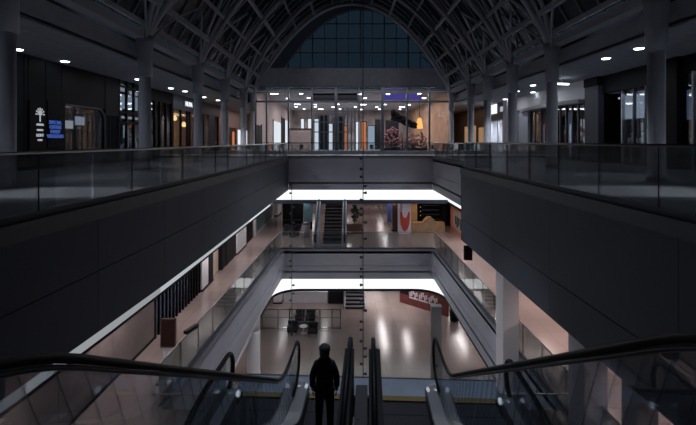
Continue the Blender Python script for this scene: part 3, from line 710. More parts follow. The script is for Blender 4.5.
on_left_wall('light_panel', 'wide bright white window on the left hall wall, left of a pair', 'light panel', 273, 280.5, Z3+.1, EYE+2.6, 'winlit')
on_left_wall('light_panel', 'bright white window on the left hall wall, right of a pair', 'light panel', 284.5, 289.5, Z3+.1, EYE+3.2, 'winlit')
on_left_wall('poster', 'dark poster between the two white hall windows', 'poster', 281.3, 283.6, Z3+.6, EYE+3.4, 'dark')
on_left_wall('doorway', 'dark doorway near the left front corner of the hall', 'door', 255.5, 261, Z3, EYE+1.7, 'dark')
for px0, px1, py0, d, m, lb in ((301, 304, 119, 70, 'winlit', 'narrow bright white strip light behind the pink counter, left one'), (308, 311.5, 119, 70, 'winlit', 'narrow bright white strip light behind the pink counter, right one'),
                          (314.5, 318.5, 119, 66, 'winlit', 'tall narrow bright panel left inside the hall entrance doors'), (329, 333.5, 124, 66, 'winlit', 'short bright panel inside the hall entrance doors'), (344.5, 347, 126, 66, 'orangewin', 'narrow warm panel right inside the hall entrance doors'),
                          (356, 360, 122, 64, 'winlit', 'narrow white panel beside the orange panel in the hall'), (361.5, 366, 122, 64, 'orangewin', 'narrow glowing orange panel in the middle of the hall'),
                          (368, 374.5, 126, 66, 'coollit', 'dim blue-white panel right of the orange panel in the hall'), (430, 434, 126, 62, 'winlit', 'narrow pale panel below the orange lamp in the hall')):
    on_wall('light_panel', lb, 'light panel', hx(px0, d), hx(px1, d), Z3+.05, hz(py0, d), d, m)
for px0, px1, py0, d, lb in ((318.8, 328.5, 116, 67, 'dark open shop bay behind the hall entrance doors, left one'), (335, 344, 117, 67, 'dark open shop bay behind the hall entrance doors, right one'), (375.5, 381, 120, 70, 'dark shop bay in the centre right of the hall'), (386, 398, 121, 70, 'wide dark shop bay behind the indoor tree')):
    on_wall('shop_bay', lb, 'shop', hx(px0, d), hx(px1, d), Z3, hz(py0, d), d, 'dark')
t = on_wall('video_wall', 'wide purple screen high behind the hall glass, left of two', 'screen', hx(384, 48.5), hx(405.5, 48.5), hz(100, 48.5), hz(88, 48.5), 48.5, 'purple')
t = on_wall('video_wall', 'wide purple screen high behind the hall glass, right of two', 'screen', hx(408, 48.5), hx(421, 48.5), hz(100, 48.5), hz(92, 48.5), 48.5, 'purple')
on_wall('hung_panel', 'large black hanging panel high behind the hall glass, beside the centre', 'screen', hx(313, 47.5), hx(357, 47.5), hz(101, 47.5), hz(92.5, 47.5), 47.5, 'black')
on_wall('doorway', 'dark doorway in the warm right part of the hall', 'door', hx(440, 60), hx(447, 60), Z3, hz(117, 60), 60., 'black')
t = thing('counter', 'pink patterned counter board in the left of the hall', 'counter', (hx(301, 50), 50, Z3))
part('front', MB().box(hx(289, 50), hx(311, 50), 50, 50.3, Z3, hz(129, 50)), 'pink', t); part('top', MB().box(hx(288.6, 50), hx(311.4, 50), 49.9, 50.8, hz(129, 50), hz(128.4, 50)), 'darkred', t)
# revolving entrance doors
t = thing('entrance_doors', 'dark framed entrance doors in the middle of the glazed hall front', 'door', (0, 46.5, Z3))
for px in (314, 319.5, 324, 328, 333, 338.5, 343, 347.5, 351.5, 355):
    x = hx(px, 46.6); part('post', MB().box(x-.06, x+.06, 46.5, 46.65, Z3, hz(108 if px > 336 else 114, 46.6)), 'mull', t)
for py in (114, 122, 132): part('rail', MB().box(hx(314, 46.6), hx(355, 46.6), 46.52, 46.63, hz(py, 46.6)-.05, hz(py, 46.6)+.05), 'mull', t)
part('door_glass', MB().box(hx(314, 46.6), hx(355, 46.6), 46.56, 46.58, Z3, hz(114, 46.6)), 'shopglass', t)
# hanging orange lamp
xl = hx(419.5, 52); t = thing('pendant_lamp', 'large glowing orange lantern hanging in the right of the hall', 'lamp', (xl, 52, hz(128, 52)))
part('shade', MB().lathe((xl, 52, hz(128.5, 52)), [(.38, 0), (.42, .1), (.32, .8), (.24, 1.15), (.1, 1.3)], 16), 'orangelamp', t, smooth=True); part('cord', MB().tube([(xl, 52, hz(118, 52)), (xl, 52, HZ)], .03, 6), 'black', t)
# dark dragon-like mass -> spreading dark indoor tree sculpture
xt = hx(402, 50); t = thing('indoor_tree', 'dark spreading indoor tree in the right of the hall, left of the orange lantern', 'tree', (xt, 50, Z3))
part('trunk', MB().tube([(xt, 50, Z3), (xt+.05, 50, Z3+1.2), (xt-.1, 50, Z3+2.4)], [.16, .12, .08], 8), 'brown', t, smooth=True)
b = MB(); rr = random.Random(3)
for k in range(150):
    a = rr.random(); cx_ = xt-1.1+2.7*a; b.ball((cx_, 50+rr.uniform(-.5, .5), hz(113+12*a, 50)+rr.uniform(-.8, .35)*(1-.5*a)), rr.uniform(.15, .34), None, rr.uniform(.1, .22), 7, 5)
part('crown', b, 'black', t); part('pot', MB().lathe((xt, 50, Z3), [(.3, 0), (.4, .5)], 14), 'dark', t)
for px0, px1, py0, d, lb in ((384, 401, 127, 48.6, 'planter of pink blossom under the indoor tree, left of two'), (406, 427, 131, 48.8, 'low planter of pink blossom under the orange lantern, right of two')):
    x0, x1 = hx(px0, d), hx(px1, d); t = thing('flower_planter', lb, 'planter', ((x0+x1)/2, d, Z3), 'blossom planters in the hall')
    part('trough', MB().box(x0, x1, d-.3, d+.3, Z3, Z3+.55), 'dark', t, bevel=.02); b = MB(); top = hz(py0, d)
    for k in range(90):
        u = rr.random(); hh = (top-Z3-.5)*(.35+.65*math.sin(math.pi*(u*.8+.1))); b.ball((x0+(x1-x0)*u, d+rr.uniform(-.3, .3), Z3+.5+hh*rr.random()), rr.uniform(.09, .2), None, rr.uniform(.07, .14), 6, 4)
    part('blossom', b, 'blossom', t)
# tables and chairs behind the glass
def chair_proto():
    t = thing('dining_chair', '', 'chair', (0, 0, 0), 'dining chairs behind the hall glass')
    part('seat', MB().box(-.22, .22, -.22, .22, .43, .48), 'chair', t, local=True, bevel=.01); part('backrest', MB().box(-.22, .22, .19, .23, .5, .95), 'chair', t, local=True, bevel=.01)
    for a in (-1, 1):
        for c in (-1, 1): part('leg', MB().bar((a*.19, c*.19, 0), (a*.19, c*.19, .44), .035, .035), 'chair', t, local=True)
    return t
def table_proto():
    t = thing('dining_table', '', 'table', (0, 0, 0), 'dining tables behind the hall glass')
    part('tabletop', MB().lathe((0, 0, .72), [(.45, 0), (.45, .035)], 20), 'table', t, local=True); part('pedestal', MB().lathe((0, 0, 0), [(.26, 0), (.26, .03), (.04, .05), (.04, .72)], 14), 'chair', t, local=True); return t
cp_, tp_ = chair_proto(), table_proto(); fc = ft = True
TBL = [(-7.6, 48.4), (-5.2, 47.6), (2.7, 47.2), (5.3, 47.0), (7.3, 46.9), (9.6, 47.2)]
tw = ['leftmost', 'second from the left', 'third from the left', 'fourth from the left', 'fifth from the left', 'rightmost']
for i, (x, y) in enumerate(TBL):
    o = tp_ if ft else copy_tree(tp_); ft = False
    o.location = (x, y, Z3); o['label'] = 'small round dining table behind the hall glass, %s of six' % tw[i]
    for j, (dx, dy, rz) in enumerate(((-.72, 0, math.pi/2), (.72, 0, -math.pi/2), (0, .72, 0))):
        o = cp_ if fc else copy_tree(cp_); fc = False
        o.location = (x+dx, y+dy, Z3); o.rotation_euler = (0, 0, rz)
        o['label'] = 'dark dining chair on the %s of the %s hall table' % (('left', 'right', 'far side')[j], tw[i].replace(' from the left', ''))

# ------------------------------------------------------------------ middle floor: left shopfronts
X = -7.8; s = -1
def D2x(px): return F*7.8/(347.5-px)
ZC2 = 8.64
t = thing('wall_panelling', 'brown wall panelling on the middle floor, left of the barred shopfront', 'wall panelling', (X, 8, Z2))
c_ = [6, 9.2, 11.6, 14.3, D2x(155)]
for a, b in zip(c_[:-1], c_[1:]): part('panel', slab(MB(), s, X, 0, .12, a+.012, b-.012, Z2, ZC2), 'wood', t)
part('baseboard', slab(MB(), s, X, -.02, 0, 6, c_[-1], Z2, Z2+.1), 'dark', t)
t = thing('shopfront', 'dark blue barred shopfront on the middle floor left side', 'shopfront', (X, c_[-1], Z2))
a, b = c_[-1], D2x(199.5)
shop_room(t, s, X, a, b, Z2, ZC2, 1.6, 'dark', 'bluegrille'); part('window_glass', slab(MB(), s, X, .06, .08, a, b, Z2, ZC2), 'shopglass', t)
n_ = 14
for k in range(n_+1): dd = a+(b-a)*k/n_; part('bar', slab(MB(), s, X, -.04, .05, dd-.045, dd+.045, Z2, ZC2), 'black', t)
part('lit_panel', slab(MB(), s, X, .5, .55, a+.3, b-.3, Z2+.1, Z2+2.5), 'dimlit', t)  # added glow standing in for the blue reflection in the shopfront
for p0, p1, m, nm, lb in ((200.3, 206.5, 'white', 'pilaster', 'white pilaster right of the barred shopfront, middle floor'), (207, 211.5, 'dark', 'pilaster', 'dark slim pilaster left of the lit cream doorway, middle floor')):
    t = thing(nm, lb, 'pilaster', (X, D2x(p0), Z2)); part('shaft', slab(MB(), s, X, -.1, .3, D2x(p0), D2x(p1), Z2, ZC2), m, t); part('base', slab(MB(), s, X, -.13, .3, D2x(p0), D2x(p1), Z2, Z2+.12), 'dark', t)
t = thing('doorway', 'cream lit doorway on the middle floor left side', 'door', (X, D2x(212), Z2))
part('lit_wall', slab(MB(), s, X, .2, .3, D2x(212), D2x(222), Z2, ZC2), 'cream', t); part('door_frame', slab(MB(), s, X, -.05, .3, D2x(221.5), D2x(222.5), Z2, ZC2), 'dark', t)
t = thing('shopfront', 'black closed shopfront right of the cream doorway, middle floor', 'shopfront', (X, D2x(223), Z2))
part('panel', slab(MB(), s, X, 0, .3, D2x(223), D2x(236), Z2, ZC2), 'black', t); part('door', slab(MB(), s, X, -.03, 0, D2x(226), D2x(233), Z2, Z2+2.2), 'dark', t)
t = thing('pilaster', 'broad white pilaster between black and brown shopfronts, middle floor', 'pilaster', (X, D2x(236.5), Z2))
part('shaft', slab(MB(), s, X, -.05, .3, D2x(236.5), D2x(245.5), Z2, ZC2), 'white', t); part('base', slab(MB(), s, X, -.08, .3, D2x(236.5), D2x(245.5), Z2, Z2+.1), 'dark', t)
t = thing('shopfront', 'dark brown narrow shopfront left of the teal poster, middle floor', 'shopfront', (X, D2x(246), Z2))
part('panel', slab(MB(), s, X, .05, .3, D2x(246), D2x(254), Z2, ZC2), 'brown', t); part('door', slab(MB(), s, X, .02, .05, D2x(247.5), D2x(252.5), Z2, Z2+2.2), 'black', t)
t = thing('poster', 'large teal wall poster with a white emblem, middle floor left side', 'poster', (X, D2x(255), Z2))
pn = part('print', slab(MB(), s, X, -.06, .1, D2x(255.5), D2x(271.5), Z2+.25, ZC2), 'teal', t)
b = MB(); slab(b, s, X, -.09, .1, D2x(254.2), D2x(255.4), Z2, ZC2); slab(b, s, X, -.09, .1, D2x(271.6), D2x(273), Z2, ZC2); slab(b, s, X, -.09, .1, D2x(255.4), D2x(271.6), Z2, Z2+.25); part('frame', b, 'paleprint', t)
text_part('emblem', 'i', 1.3, TM((X+.08, D2x(260.5), Z2+1.9), '+x'), 'signdim', pn); text_part('emblem', 'S', 1.5, TM((X+.08, D2x(263.6), Z2+1.95), '+x'), 'signdim', pn)
t = thing('pillar', 'white square pillar right of the teal poster, middle floor', 'pillar', (X+.2, D2x(274), Z2))
part('shaft', slab(MB(), s, X, -.4, .4, D2x(274), D2x(281), Z2, ZC2), 'white', t); part('base', slab(MB(), s, X, -.44, .4, D2x(274)-.03, D2x(281), Z2, Z2+.12), 'dark', t)
struct('wall_middle_left', MB().box(-12, -11.8, 0, 66, Z2, ZC2), 'plaster')
struct('wall_middle_right', MB().box(13.5, 13.7, 0, 66, Z2, ZC2), 'plaster')
struct('wall_middle_end', MB().box(-12, 13.5, 60, 60.2, Z2, ZC2), 'pink')

# middle floor far area ----------------------------------------------------
def fx_(px, d): return (px-347.5)*d/F
def fz_(py, d): return EYE-(py-141)*d/F
# distant escalator going up
t = thing('escalator', 'distant dark escalator rising from the far end of the middle floor', 'escalator', (fx_(329, 33), 33, Z2))
ex0, ex1 = fx_(322.5, 33), fx_(341.5, 33)
nst = 22
for k in range(nst):
    y0 = 33.2+.4*k; part('step', MB().box(ex0, ex1, y0, y0+.42, Z2+.1+.225*max(0, k-1)-.2, Z2+.1+.225*max(0, k-1)), 'step', t)
for px in (315.5, 344.5):
    x = fx_(px, 32.8); ws = .16
    part('balustrade', MB().prism([(32.6, Z2), (33.8, Z2), (43, Z2+5.2), (43, Z2+6.4), (33.7, Z2+1.15), (32.7, Z2+.9)], 'x', x-ws, x+ws), 'plate', t, bevel=.0)
    part('handrail', MB().tube([(x, 32.75, Z2+.25), (x, 32.45, Z2+.5), (x, 32.5, Z2+.85), (x, 32.8, Z2+1.0), (x, 33.7, Z2+1.22), (x, 43, Z2+6.5)], .07, 8), 'rubber', t, smooth=True)
part('comb_plate', MB().box(ex0, ex1, 32.6, 33.2, Z2, Z2+.06), 'deck', t)
# dark kiosk and teal panel
t = thing('shopfront', 'black shop unit left of the distant escalator', 'shopfront', (fx_(291, 40), 40, Z2))
part('front', MB().box(fx_(282.5, 40), fx_(303, 40), 40, 40.2, Z2, ZC2), 'black', t); part('side_panel', MB().box(fx_(281.5, 40), fx_(282.4, 40), 39.9, 44, Z2, ZC2), 'paleprint', t)
part('shelf', MB().box(fx_(284, 40), fx_(301, 40), 39.6, 40, Z2+.6, Z2+.7), 'dark', t)
t = thing('poster', 'muted teal display board between the black unit and the distant escalator', 'poster', (fx_(308, 39), 39, Z2))
part('print', MB().box(fx_(303.8, 39), fx_(312.5, 39), 39, 39.08, fz_(222, 39), ZC2-.1), 'teal', t); part('stand', MB().box(fx_(304, 39), fx_(312.2, 39), 39.02, 39.3, Z2, fz_(222, 39)), 'dark', t)
t = thing('litter_bin', 'pale grey bin below the teal board at the distant escalator', 'bin', (fx_(306, 36), 36, Z2))
part('body', MB().lathe((fx_(306, 36), 36, Z2), [(.3, 0), (.36, 1.0), (.36, 1.05)], 18), 'paleprint', t, smooth=True); part('lid', MB().lathe((fx_(306, 36), 36, Z2+1.05), [(.38, 0), (.3, .12), (.05, .16)], 18), 'dsteel', t, smooth=True)
for i, (px, d) in enumerate(((286, 36.5), (292, 36), (297.5, 36.6))):
    x = fx_(px, d); t = thing('lounge_seat', 'dark low lounge seat before the black unit, %s of three' % ('leftmost', 'middle one', 'rightmost')[i], 'seat', (x, d, Z2), 'dark lounge seats on the middle floor')
    part('cushion', MB().box(x-.25, x+.25, d-.25, d+.25, Z2+.2, Z2+.45), 'chair', t, bevel=.03); part('backrest', MB().box(x-.25, x+.25, d+.2, d+.3, Z2+.4, Z2+.9), 'chair', t, bevel=.03); part('base', MB().box(x-.2, x+.2, d-.2, d+.2, Z2, Z2+.2), 'dsteel', t)
# potted tree
xt, dt = fx_(354.5, 37.4), 37.4
t = thing('potted_tree', 'dark leafy tree in a brown planter right of the distant escalator', 'plant', (xt, dt, Z2))
part('planter', MB().box(xt-.85, xt+.65, dt-.4, dt+.4, Z2, Z2+.85), 'soil', t, bevel=.02); part('trunk', MB().tube([(xt, dt, Z2+.8), (xt+.03, dt, Z2+1.4)], .06, 8), 'brown', t)
b = MB(); rr = random.Random(5)
for k in range(70):
    a = rr.uniform(0, 6.28); hh = rr.random(); rad = .42*math.sin(math.pi*(.12+.8*hh)); b.ball((xt+rad*math.cos(a)*rr.random(), dt+rad*math.sin(a), Z2+1.1+1.3*hh), .13, .13, .09, 6, 4)
part('foliage', b, 'leaf', t)
# brown pillar + poster pillar
def box_thing(name, label, cat, px0, px1, d, z1, m, base='dark', dep=.6):
    t = thing(name, label, cat, (fx_((px0+px1)/2, d), d, Z2)); part('shaft', MB().box(fx_(px0, d), fx_(px1, d), d, d+dep, Z2, z1), m, t); part('base', MB().box(fx_(px0, d)-.02, fx_(px1, d)+.02, d-.02, d+dep, Z2, Z2+.12), base, t); return t
box_thing('pillar', 'dark brown pillar left of the red and white poster, middle floor', 'pillar', 392.5, 397.8, 38, ZC2, 'brown')
t = box_thing('pillar', 'pale pillar with a red swoosh poster, far middle floor', 'pillar', 398.5, 411, 37.2, ZC2, 'lilac', 'white')
pd = 37.14
pl = [(fx_(400, pd), ZC2-.02), (fx_(410, pd), ZC2-.02)]; 
part('poster_print', MB().prism([(fx_(400.2, pd), fz_(212, pd))]+[(fx_(405+4.8*math.sin(a), pd), fz_(218+13.5*math.cos(a)**1 if math.cos(a) > 0 else 218, pd)) for a in [math.pi/2*(k/6)-math.pi/2+math.pi/2*k/6 for k in range(7)]]+[(fx_(409.8, pd), fz_(212, pd))], 'y', pd, pd+.05), 'redpaint', t)
part('poster_print', MB().prism([(fx_(405+3.2*math.cos(a), pd-.03), fz_(209+9*math.sin(a), pd-.03)) for a in [math.pi*k/10 for k in range(11)]]+[(fx_(401.8, pd-.03), ZC2-.05), (fx_(408.2, pd-.03), ZC2-.05)], 'y', pd-.03, pd), 'lilac', t, label='pale drop shape on the poster')
t = box_thing('pillar', 'warm lit cream pillar right of the red and white poster', 'pillar', 411.5, 417.2, 38.8, ZC2, 'warmwood')
t = thing('shopfront', 'dark shop with shelves behind the warm counter, far right middle floor', 'shopfront', (fx_(430, 41), 41, Z2))
part('back_wall', MB().box(fx_(417, 42), fx_(446, 42), 42, 42.2, Z2, ZC2), 'black', t)
for k in range(5): part('shelf', MB().box(fx_(422, 41.5), fx_(440, 41.5), 41.5, 41.9, Z2+.4+.45*k, Z2+.46+.45*k), 'dsteel', t)
part('side_panel', MB().box(fx_(441, 41), fx_(446, 41), 40.5, 42, Z2, ZC2), 'dark', t)
for k in range(5):
    part('bulb', MB().ball((fx_(420.5, 41), 41, Z2+.9+.4*k), .05), 'dimwarm', t)
t = thing('display_counter', 'low warm-lit counter with a rounded hump, right of the red poster', 'counter', (fx_(428, 37.8), 37.8, Z2))
part('body', MB().box(fx_(411.5, 37.8), fx_(445, 37.8), 37.8, 38.6, Z2, Z2+.8), 'warmwood', t, bevel=.02)
part('mound', MB().prism([(fx_(423+14*k/12, 37.8), Z2+.8+.5*math.sin(math.pi*k/12)) for k in range(13)], 'y', 37.85, 38.5), 'warmwood', t)
area('counter_light', (fx_(428, 37.5), 38.0, 8.4), 3, .6, 16, (1, .62, .28))
# blue banner, right poster
t = thing('banner', 'dark blue hanging banner left of the brown pillar, far middle floor', 'banner', (fx_(389.5, 40), 40, Z2))
part('cloth', MB().box(fx_(387.5, 40), fx_(391.3, 40), 40, 40.05, fz_(222, 40), ZC2-.05), 'blue', t); part('rail', MB().tube([(fx_(387, 40), 40, ZC2-.06), (fx_(392, 40), 40, ZC2-.06)], .03, 8), 'steel', t)
part('stand', MB().box(fx_(389, 40), fx_(389.6, 40), 40, 40.04, Z2, fz_(222, 40)), 'steel', t)
XP = 9.3
t = thing('poster', 'tall pink-framed poster with an orange head, right side of the middle floor', 'poster', (XP, 34, Z2))
da, db = F*XP/(462-347.5), F*XP/(450.5-347.5)
part('frame', MB().box(XP, XP+.3, da-.4, db, Z2, ZC2), 'rose', t)
part('print', MB().box(XP-.04, XP, da+.0, db-1.0, Z2+.45, Z2+2.0), 'paleprint', t); part('print', MB().box(XP-.05, XP, da, db-.8, Z2+2.1, Z2+2.5), 'orange', t)
for k in range(4): part('motif', MB().box(XP-.07, XP-.04, da+.2+.5*k, da+.45+.5*k, Z2+.7+.2*(k % 2), Z2+1.6), 'dark', t)
struct('wall_middle_inner', MB().box(9.6, 9.8, 30, 44, Z2, ZC2), 'dark')
# hanging dark sign under the near right fascia end
t = thing('hanging_sign', 'dark blank sign hanging under the far end of the right fascia', 'sign', (XR3n+.15, DN-.3, 8.9))
part('board', MB().box(XR3n+.02, XR3n+.42, DN-.5, DN-.36, EYE-5.75, EYE-5.05), 'black', t, bevel=.01); part('hanger', MB().box(XR3n+.2, XR3n+.24, DN-.45, DN-.41, EYE-5.05, ZR), 'dsteel', t)
# shopfront along right of middle floor
X = 12.2
t = thing('shopfront', 'plain brown shopfront on the right of the middle floor', 'shopfront', (X, 20, Z2))
for k in range(8): part('panel', MB().box(X, X+.2, 6+3*k+.02, 9+3*k-.02, Z2, ZC2), 'wood', t)
part('baseboard', MB().box(X-.03, X, 6, 30, Z2, Z2+.12), 'dark', t)

# big square pillars through the void, right
def sq_pillar(x0, x1, y0, y1, z0, z1, m, label):
    t = thing('pillar', label, 'pillar', ((x0+x1)/2, (y0+y1)/2, z0)); part('shaft', MB().box(x0, x1, y0, y1, z0, z1), m, t, bevel=.015); part('base', MB().box(x0-.03, x1+.03, y0-.03, y1+.03, z0, z0+.15), 'dark', t); return t
sq_pillar(5.76, 6.34, 15.9, 16.7, 0, ZR, 'white', 'white square pillar rising past the middle floor on the right')
sq_pillar(6.0, 6.6, 10.9, 11.7, Z2, ZR, 'column', 'grey square pillar seen through the right escalator glass, left of two')
sq_pillar(5.85, 6.3, 8.7, 9.2, Z2, ZR, 'column', 'grey square pillar seen through the right escalator glass, right of two')

# sign on post, middle floor left
d_ = 14.3; x = fx_(168, d_)
t = thing('sign_stand', 'dark red notice board on a pale post at the left middle balustrade', 'sign', (x, d_, Z2))
part('post', MB().box(x-.14, x+.14, d_-.05, d_+.05, Z2, Z2+1.8), 'column', t); part('edge_trim', MB().box(x+.13, x+.17, d_-.07, d_+.05, Z2, Z2+1.8), 'steel', t, label='bright steel edge')
bd_ = part('board', MB().box(fx_(162.3, d_), fx_(176.6, d_), d_-.1, d_-.05, fz_(345.5, d_), fz_(318, d_)), 'darkred', t)
b = MB(); x0_, x1_, z0_, z1_ = fx_(161.8, d_), fx_(177, d_), fz_(346, d_), fz_(317.5, d_)
b.box(x0_, x0_+.03, d_-.12, d_-.04, z0_, z1_); b.box(x1_-.03, x1_, d_-.12, d_-.04, z0_, z1_); b.box(x0_, x1_, d_-.12, d_-.04, z0_, z0_+.03); b.box(x0_, x1_, d_-.12, d_-.04, z1_-.03, z1_)
part('board_frame', b, 'brown', t); part('base', MB().box(x-.3, x+.2, d_-.25, d_+.25, Z2, Z2+.05), 'dsteel', t)
t = thing('camera_box', 'small dark box on the balustrade right of the red board', 'box', (XN2+.05, 15, Z2+1.3))
part('body', MB().bar((XN2-.02, 14.75, Z2+1.42), (XN2+.2, 15.3, Z2+1.44), .16, .12), 'black', t, bevel=.01); part('clamp', MB().box(XN2+.03, XN2+.10, 14.95, 15.05, Z2+1.33, Z2+1.40), 'dsteel', t)

# ------------------------------------------------------------------ ground floor
def gx(px, d): return (px-347.5)*d/F
def gz(py, d): return EYE-(py-141)*d/F
xc, dc = gx(253.5, 25.8), 25.8
t = thing('column', 'round pale column on the ground floor under the left middle fascia', 'column', (xc, dc, 0))
part('shaft', MB().lathe((xc, dc, 0), [(.42, 0), (.42, .1), (.39, .12), (.39, 2.7)], 28), 'white', t, smooth=True)
part('head', MB().lathe((xc, dc, 2.7), [(.39, 0), (.39, 1.7)], 28), 'white', t, smooth=True)
xt, dt = gx(436, 24.7), 24.7
t = thing('totem', 'tall grey rectangular totem standing on the ground floor right of centre', 'totem', (xt, dt, 0))
part('body', MB().box(xt-.29, xt+.29, dt-.15, dt+.15, .1, gz(306, dt)), 'grey', t, bevel=.01); part('base', MB().box(xt-.36, xt+.36, dt-.22, dt+.22, 0, .1), 'dsteel', t); part('cap', MB().box(xt-.3, xt+.3, dt-.16, dt+.16, gz(306, dt), gz(306, dt)+.06), 'column', t)
# stairs
x0, x1 = gx(345.5, 35.8), gx(364.5, 35.8)
t = thing('staircase', 'short grey staircase at the far end of the ground floor', 'stairs', ((x0+x1)/2, 35.8, 0))
for k in range(9): part('tread', MB().box(x0, x1, 35.8+.32*k, 36.16+.32*k, .21*k+.14, .21*k+.21), 'grey', t)
for k in range(9): part('riser', MB().box(x0, x1, 35.86+.32*k, 35.9+.32*k, .21*k-.03 if k else 0, .21*k+.14), 'dark', t)
for x in (x0-.05, x1+.05): part('stringer', MB().prism([(35.7, 0), (38.8, 0), (38.8, 2.1), (35.7, .3)], 'x', x-.04, x+.04), 'column', t)
for x in (x0-.05, x1+.05): part('handrail', MB().tube([(x, 35.75, 1.1), (x, 38.8, 2.65)], .03, 8), 'steel', t)
# glass fence enclosure
t = thing('glass_fence', 'framed glass fence standing on the ground floor around the seating', 'fence', (gx(262, 32), 32, 0))
fx = [gx(p, 32) for p in (256, 262, 278, 289.5, 302, 320, 332, 340.5)]
for a, b in zip(fx[:-1], fx[1:]): part('glass_panel', MB().box(a+.03, b-.03, 31.99, 32.01, .12, 1.42), 'glass', t)
for a in fx: part('post', MB().box(a-.03, a+.03, 31.96, 32.04, 0, 1.5), 'dsteel', t)
part('top_rail', MB().box(fx[0], fx[-1], 31.97, 32.03, 1.45, 1.5), 'dsteel', t); part('mid_rail', MB().box(fx[0], fx[-1], 31.98, 32.02, .85, .88), 'dsteel', t); part('bottom_rail', MB().box(fx[0], fx[-1], 31.97, 32.03, .06, .11), 'dsteel', t)
# seating cluster
for i, (px, d, lb) in enumerate(((292.5, 31.2, 'dark tub chair left of the white table on the ground floor'), (313, 31.0, 'dark tub chair right of the white table on the ground floor'), (300, 33.2, 'dark tub chair behind the glass fence, left one'), (310.5, 33.2, 'dark tub chair behind the glass fence, right one'))):
    x = gx(px, d); t = thing('tub_chair', lb, 'chair', (x, d, 0), 'dark tub chairs on the ground floor')
    w_ = .36
    part('seat', MB().box(x-w_, x+w_, d-.3, d+.3, .2, .45), 'chair', t, bevel=.04); part('backrest', MB().box(x-w_, x+w_, d+.25, d+.38, .4, .85), 'chair', t, bevel=.04)
    for s_ in (-1, 1): part('armrest', MB().box(x+s_*(w_-.1), x+s_*w_, d-.28, d+.28, .42, .65), 'chair', t, bevel=.03)
    for s_ in (-1, 1):
        for q in (-1, 1): part('leg', MB().box(x+s_*.28-.02, x+s_*.28+.02, d+q*.24-.02, d+q*.24+.02, 0, .2), 'dsteel', t)
x, d = gx(303.5, 31.3), 31.3
t = thing('side_table', 'small white table between the dark tub chairs on the ground floor', 'table', (x, d, 0))
part('tabletop', MB().lathe((x, d, .5), [(.3, 0), (.3, .04)], 20), 'white', t); part('pedestal', MB().lathe((x, d, 0), [(.22, 0), (.2, .04), (.06, .1), (.06, .5)], 16), 'white', t)
# far ground floor walls, openings
struct('wall_ground_end', MB().box(-14, gx(345, 41), 41, 41.2, 0, 2.7).box(gx(400, 46), 16, 46, 46.2, 0, 2.7), 'plaster')
struct('wall_ground_left', MB().box(-10.2, -10, 0, 41, 0, 2.7), 'plaster'); struct('wall_ground_right', MB().box(12, 12.2, 0, 46, 0, 2.7), 'wood')
struct('wall_ground_corridor', MB().box(-.5, 7, 56, 56.2, 0, 2.7), 'pink')
t = thing('pillar', 'white square pillar at the far left of the ground floor', 'pillar', (gx(277, 37), 37, 0)); part('shaft', MB().box(gx(273.5, 37), gx(281.5, 37), 37, 37.8, 0, 2.7), 'white', t); part('base', MB().box(gx(273, 37), gx(282, 37), 36.95, 37.8, 0, .12), 'dark', t)
t = thing('counter', 'long pale counter at the far left of the ground floor', 'counter', (gx(300, 37), 37.2, 0))
part('front', MB().box(gx(284, 37.2), gx(327, 37.2), 37.2, 37.8, 0, .95), 'column', t); part('top', MB().box(gx(283.5, 37.2), gx(327.5, 37.2), 37.1, 37.9, .95, 1.0), 'white', t)
t = thing('counter', 'dark counter with a pale glass screen left of the grey staircase', 'counter', (gx(336, 37), 37, 0))
part('front', MB().box(gx(328, 37), gx(343.5, 37), 37, 37.6, 0, 1.0), 'dark', t); part('screen', MB().box(gx(328.5, 37), gx(337.5, 37), 37.3, 37.34, 1.0, 1.9), 'paleprint', t)
on_wall('light_panel', 'bright square light panel above the pale counter, ground floor', 'light panel', gx(309.5, 38.5), gx(316, 38.5), gz(294.5, 38.5), gz(286, 38.5), 38.5, 'winlit')
on_wall('light_panel', 'bright square light panel beside the grey staircase, ground floor', 'light panel', gx(338, 38.5), gx(342.5, 38.5), gz(294.5, 38.5), gz(286, 38.5), 38.5, 'winlit')
# red hoarding
P0, P1 = Vector((gx(400, 37.4), 37.4)), Vector((gx(449, 34.2), 34.2)); dv = (P1-P0)/5; nrm = Vector((dv.y, -dv.x)).normalized()
t = thing('hoarding', 'red shop hoarding with white and dark pictures, far right ground floor', 'hoarding', (P0.x, P0.y, 0))
for k in range(5):
    a, b = P0+dv*k, P0+dv*(k+1); a3, b3 = Vector((a.x, a.y, 1.3)), Vector((b.x, b.y, 1.3))
    pn = part('board', MB().bar(a3, b3-Vector((dv.x, dv.y, 0)).normalized()*.03, .08, 2.6), 'red', t)
    off_ = Vector((nrm.x, nrm.y, 0))*.06; u_ = Vector((dv.x, dv.y, 0))
    A = Vector((a.x, a.y, 0))+off_
    if k == 0:
        part('picture', MB().bar(A+u_*.1+Vector((0, 0, 1.25)), A+u_*.95+Vector((0, 0, 1.25)), .03, .85), 'dark', pn, label='dark panel'); part('picture', MB().bar(A+off_*.5+u_*.3+Vector((0, 0, 1.42)), A+off_*.5+u_*.8+Vector((0, 0, 1.42)), .03, .4), 'paleprint', pn, label='small pale picture')
    elif k in (1, 2, 3):
        for q in range(5): part('picture', MB().bar(A+u_*(.08+.18*q)+Vector((0, 0, .95+.12*(q % 3))), A+u_*(.2+.18*q)+Vector((0, 0, .95+.12*(q % 3))), .03, .35+.12*(q % 2)), 'paleprint', pn)
        part('picture', MB().bar(A+u_*.05+Vector((0, 0, .68)), A+u_*.97+Vector((0, 0, .68)), .03, .12), 'paleprint', pn, label='pale lower strip')
t = thing('litter_bin', 'dark bin at the right end of the red hoarding', 'bin', (gx(454, 33.5), 33.5, 0)); xb = gx(454, 33.5)
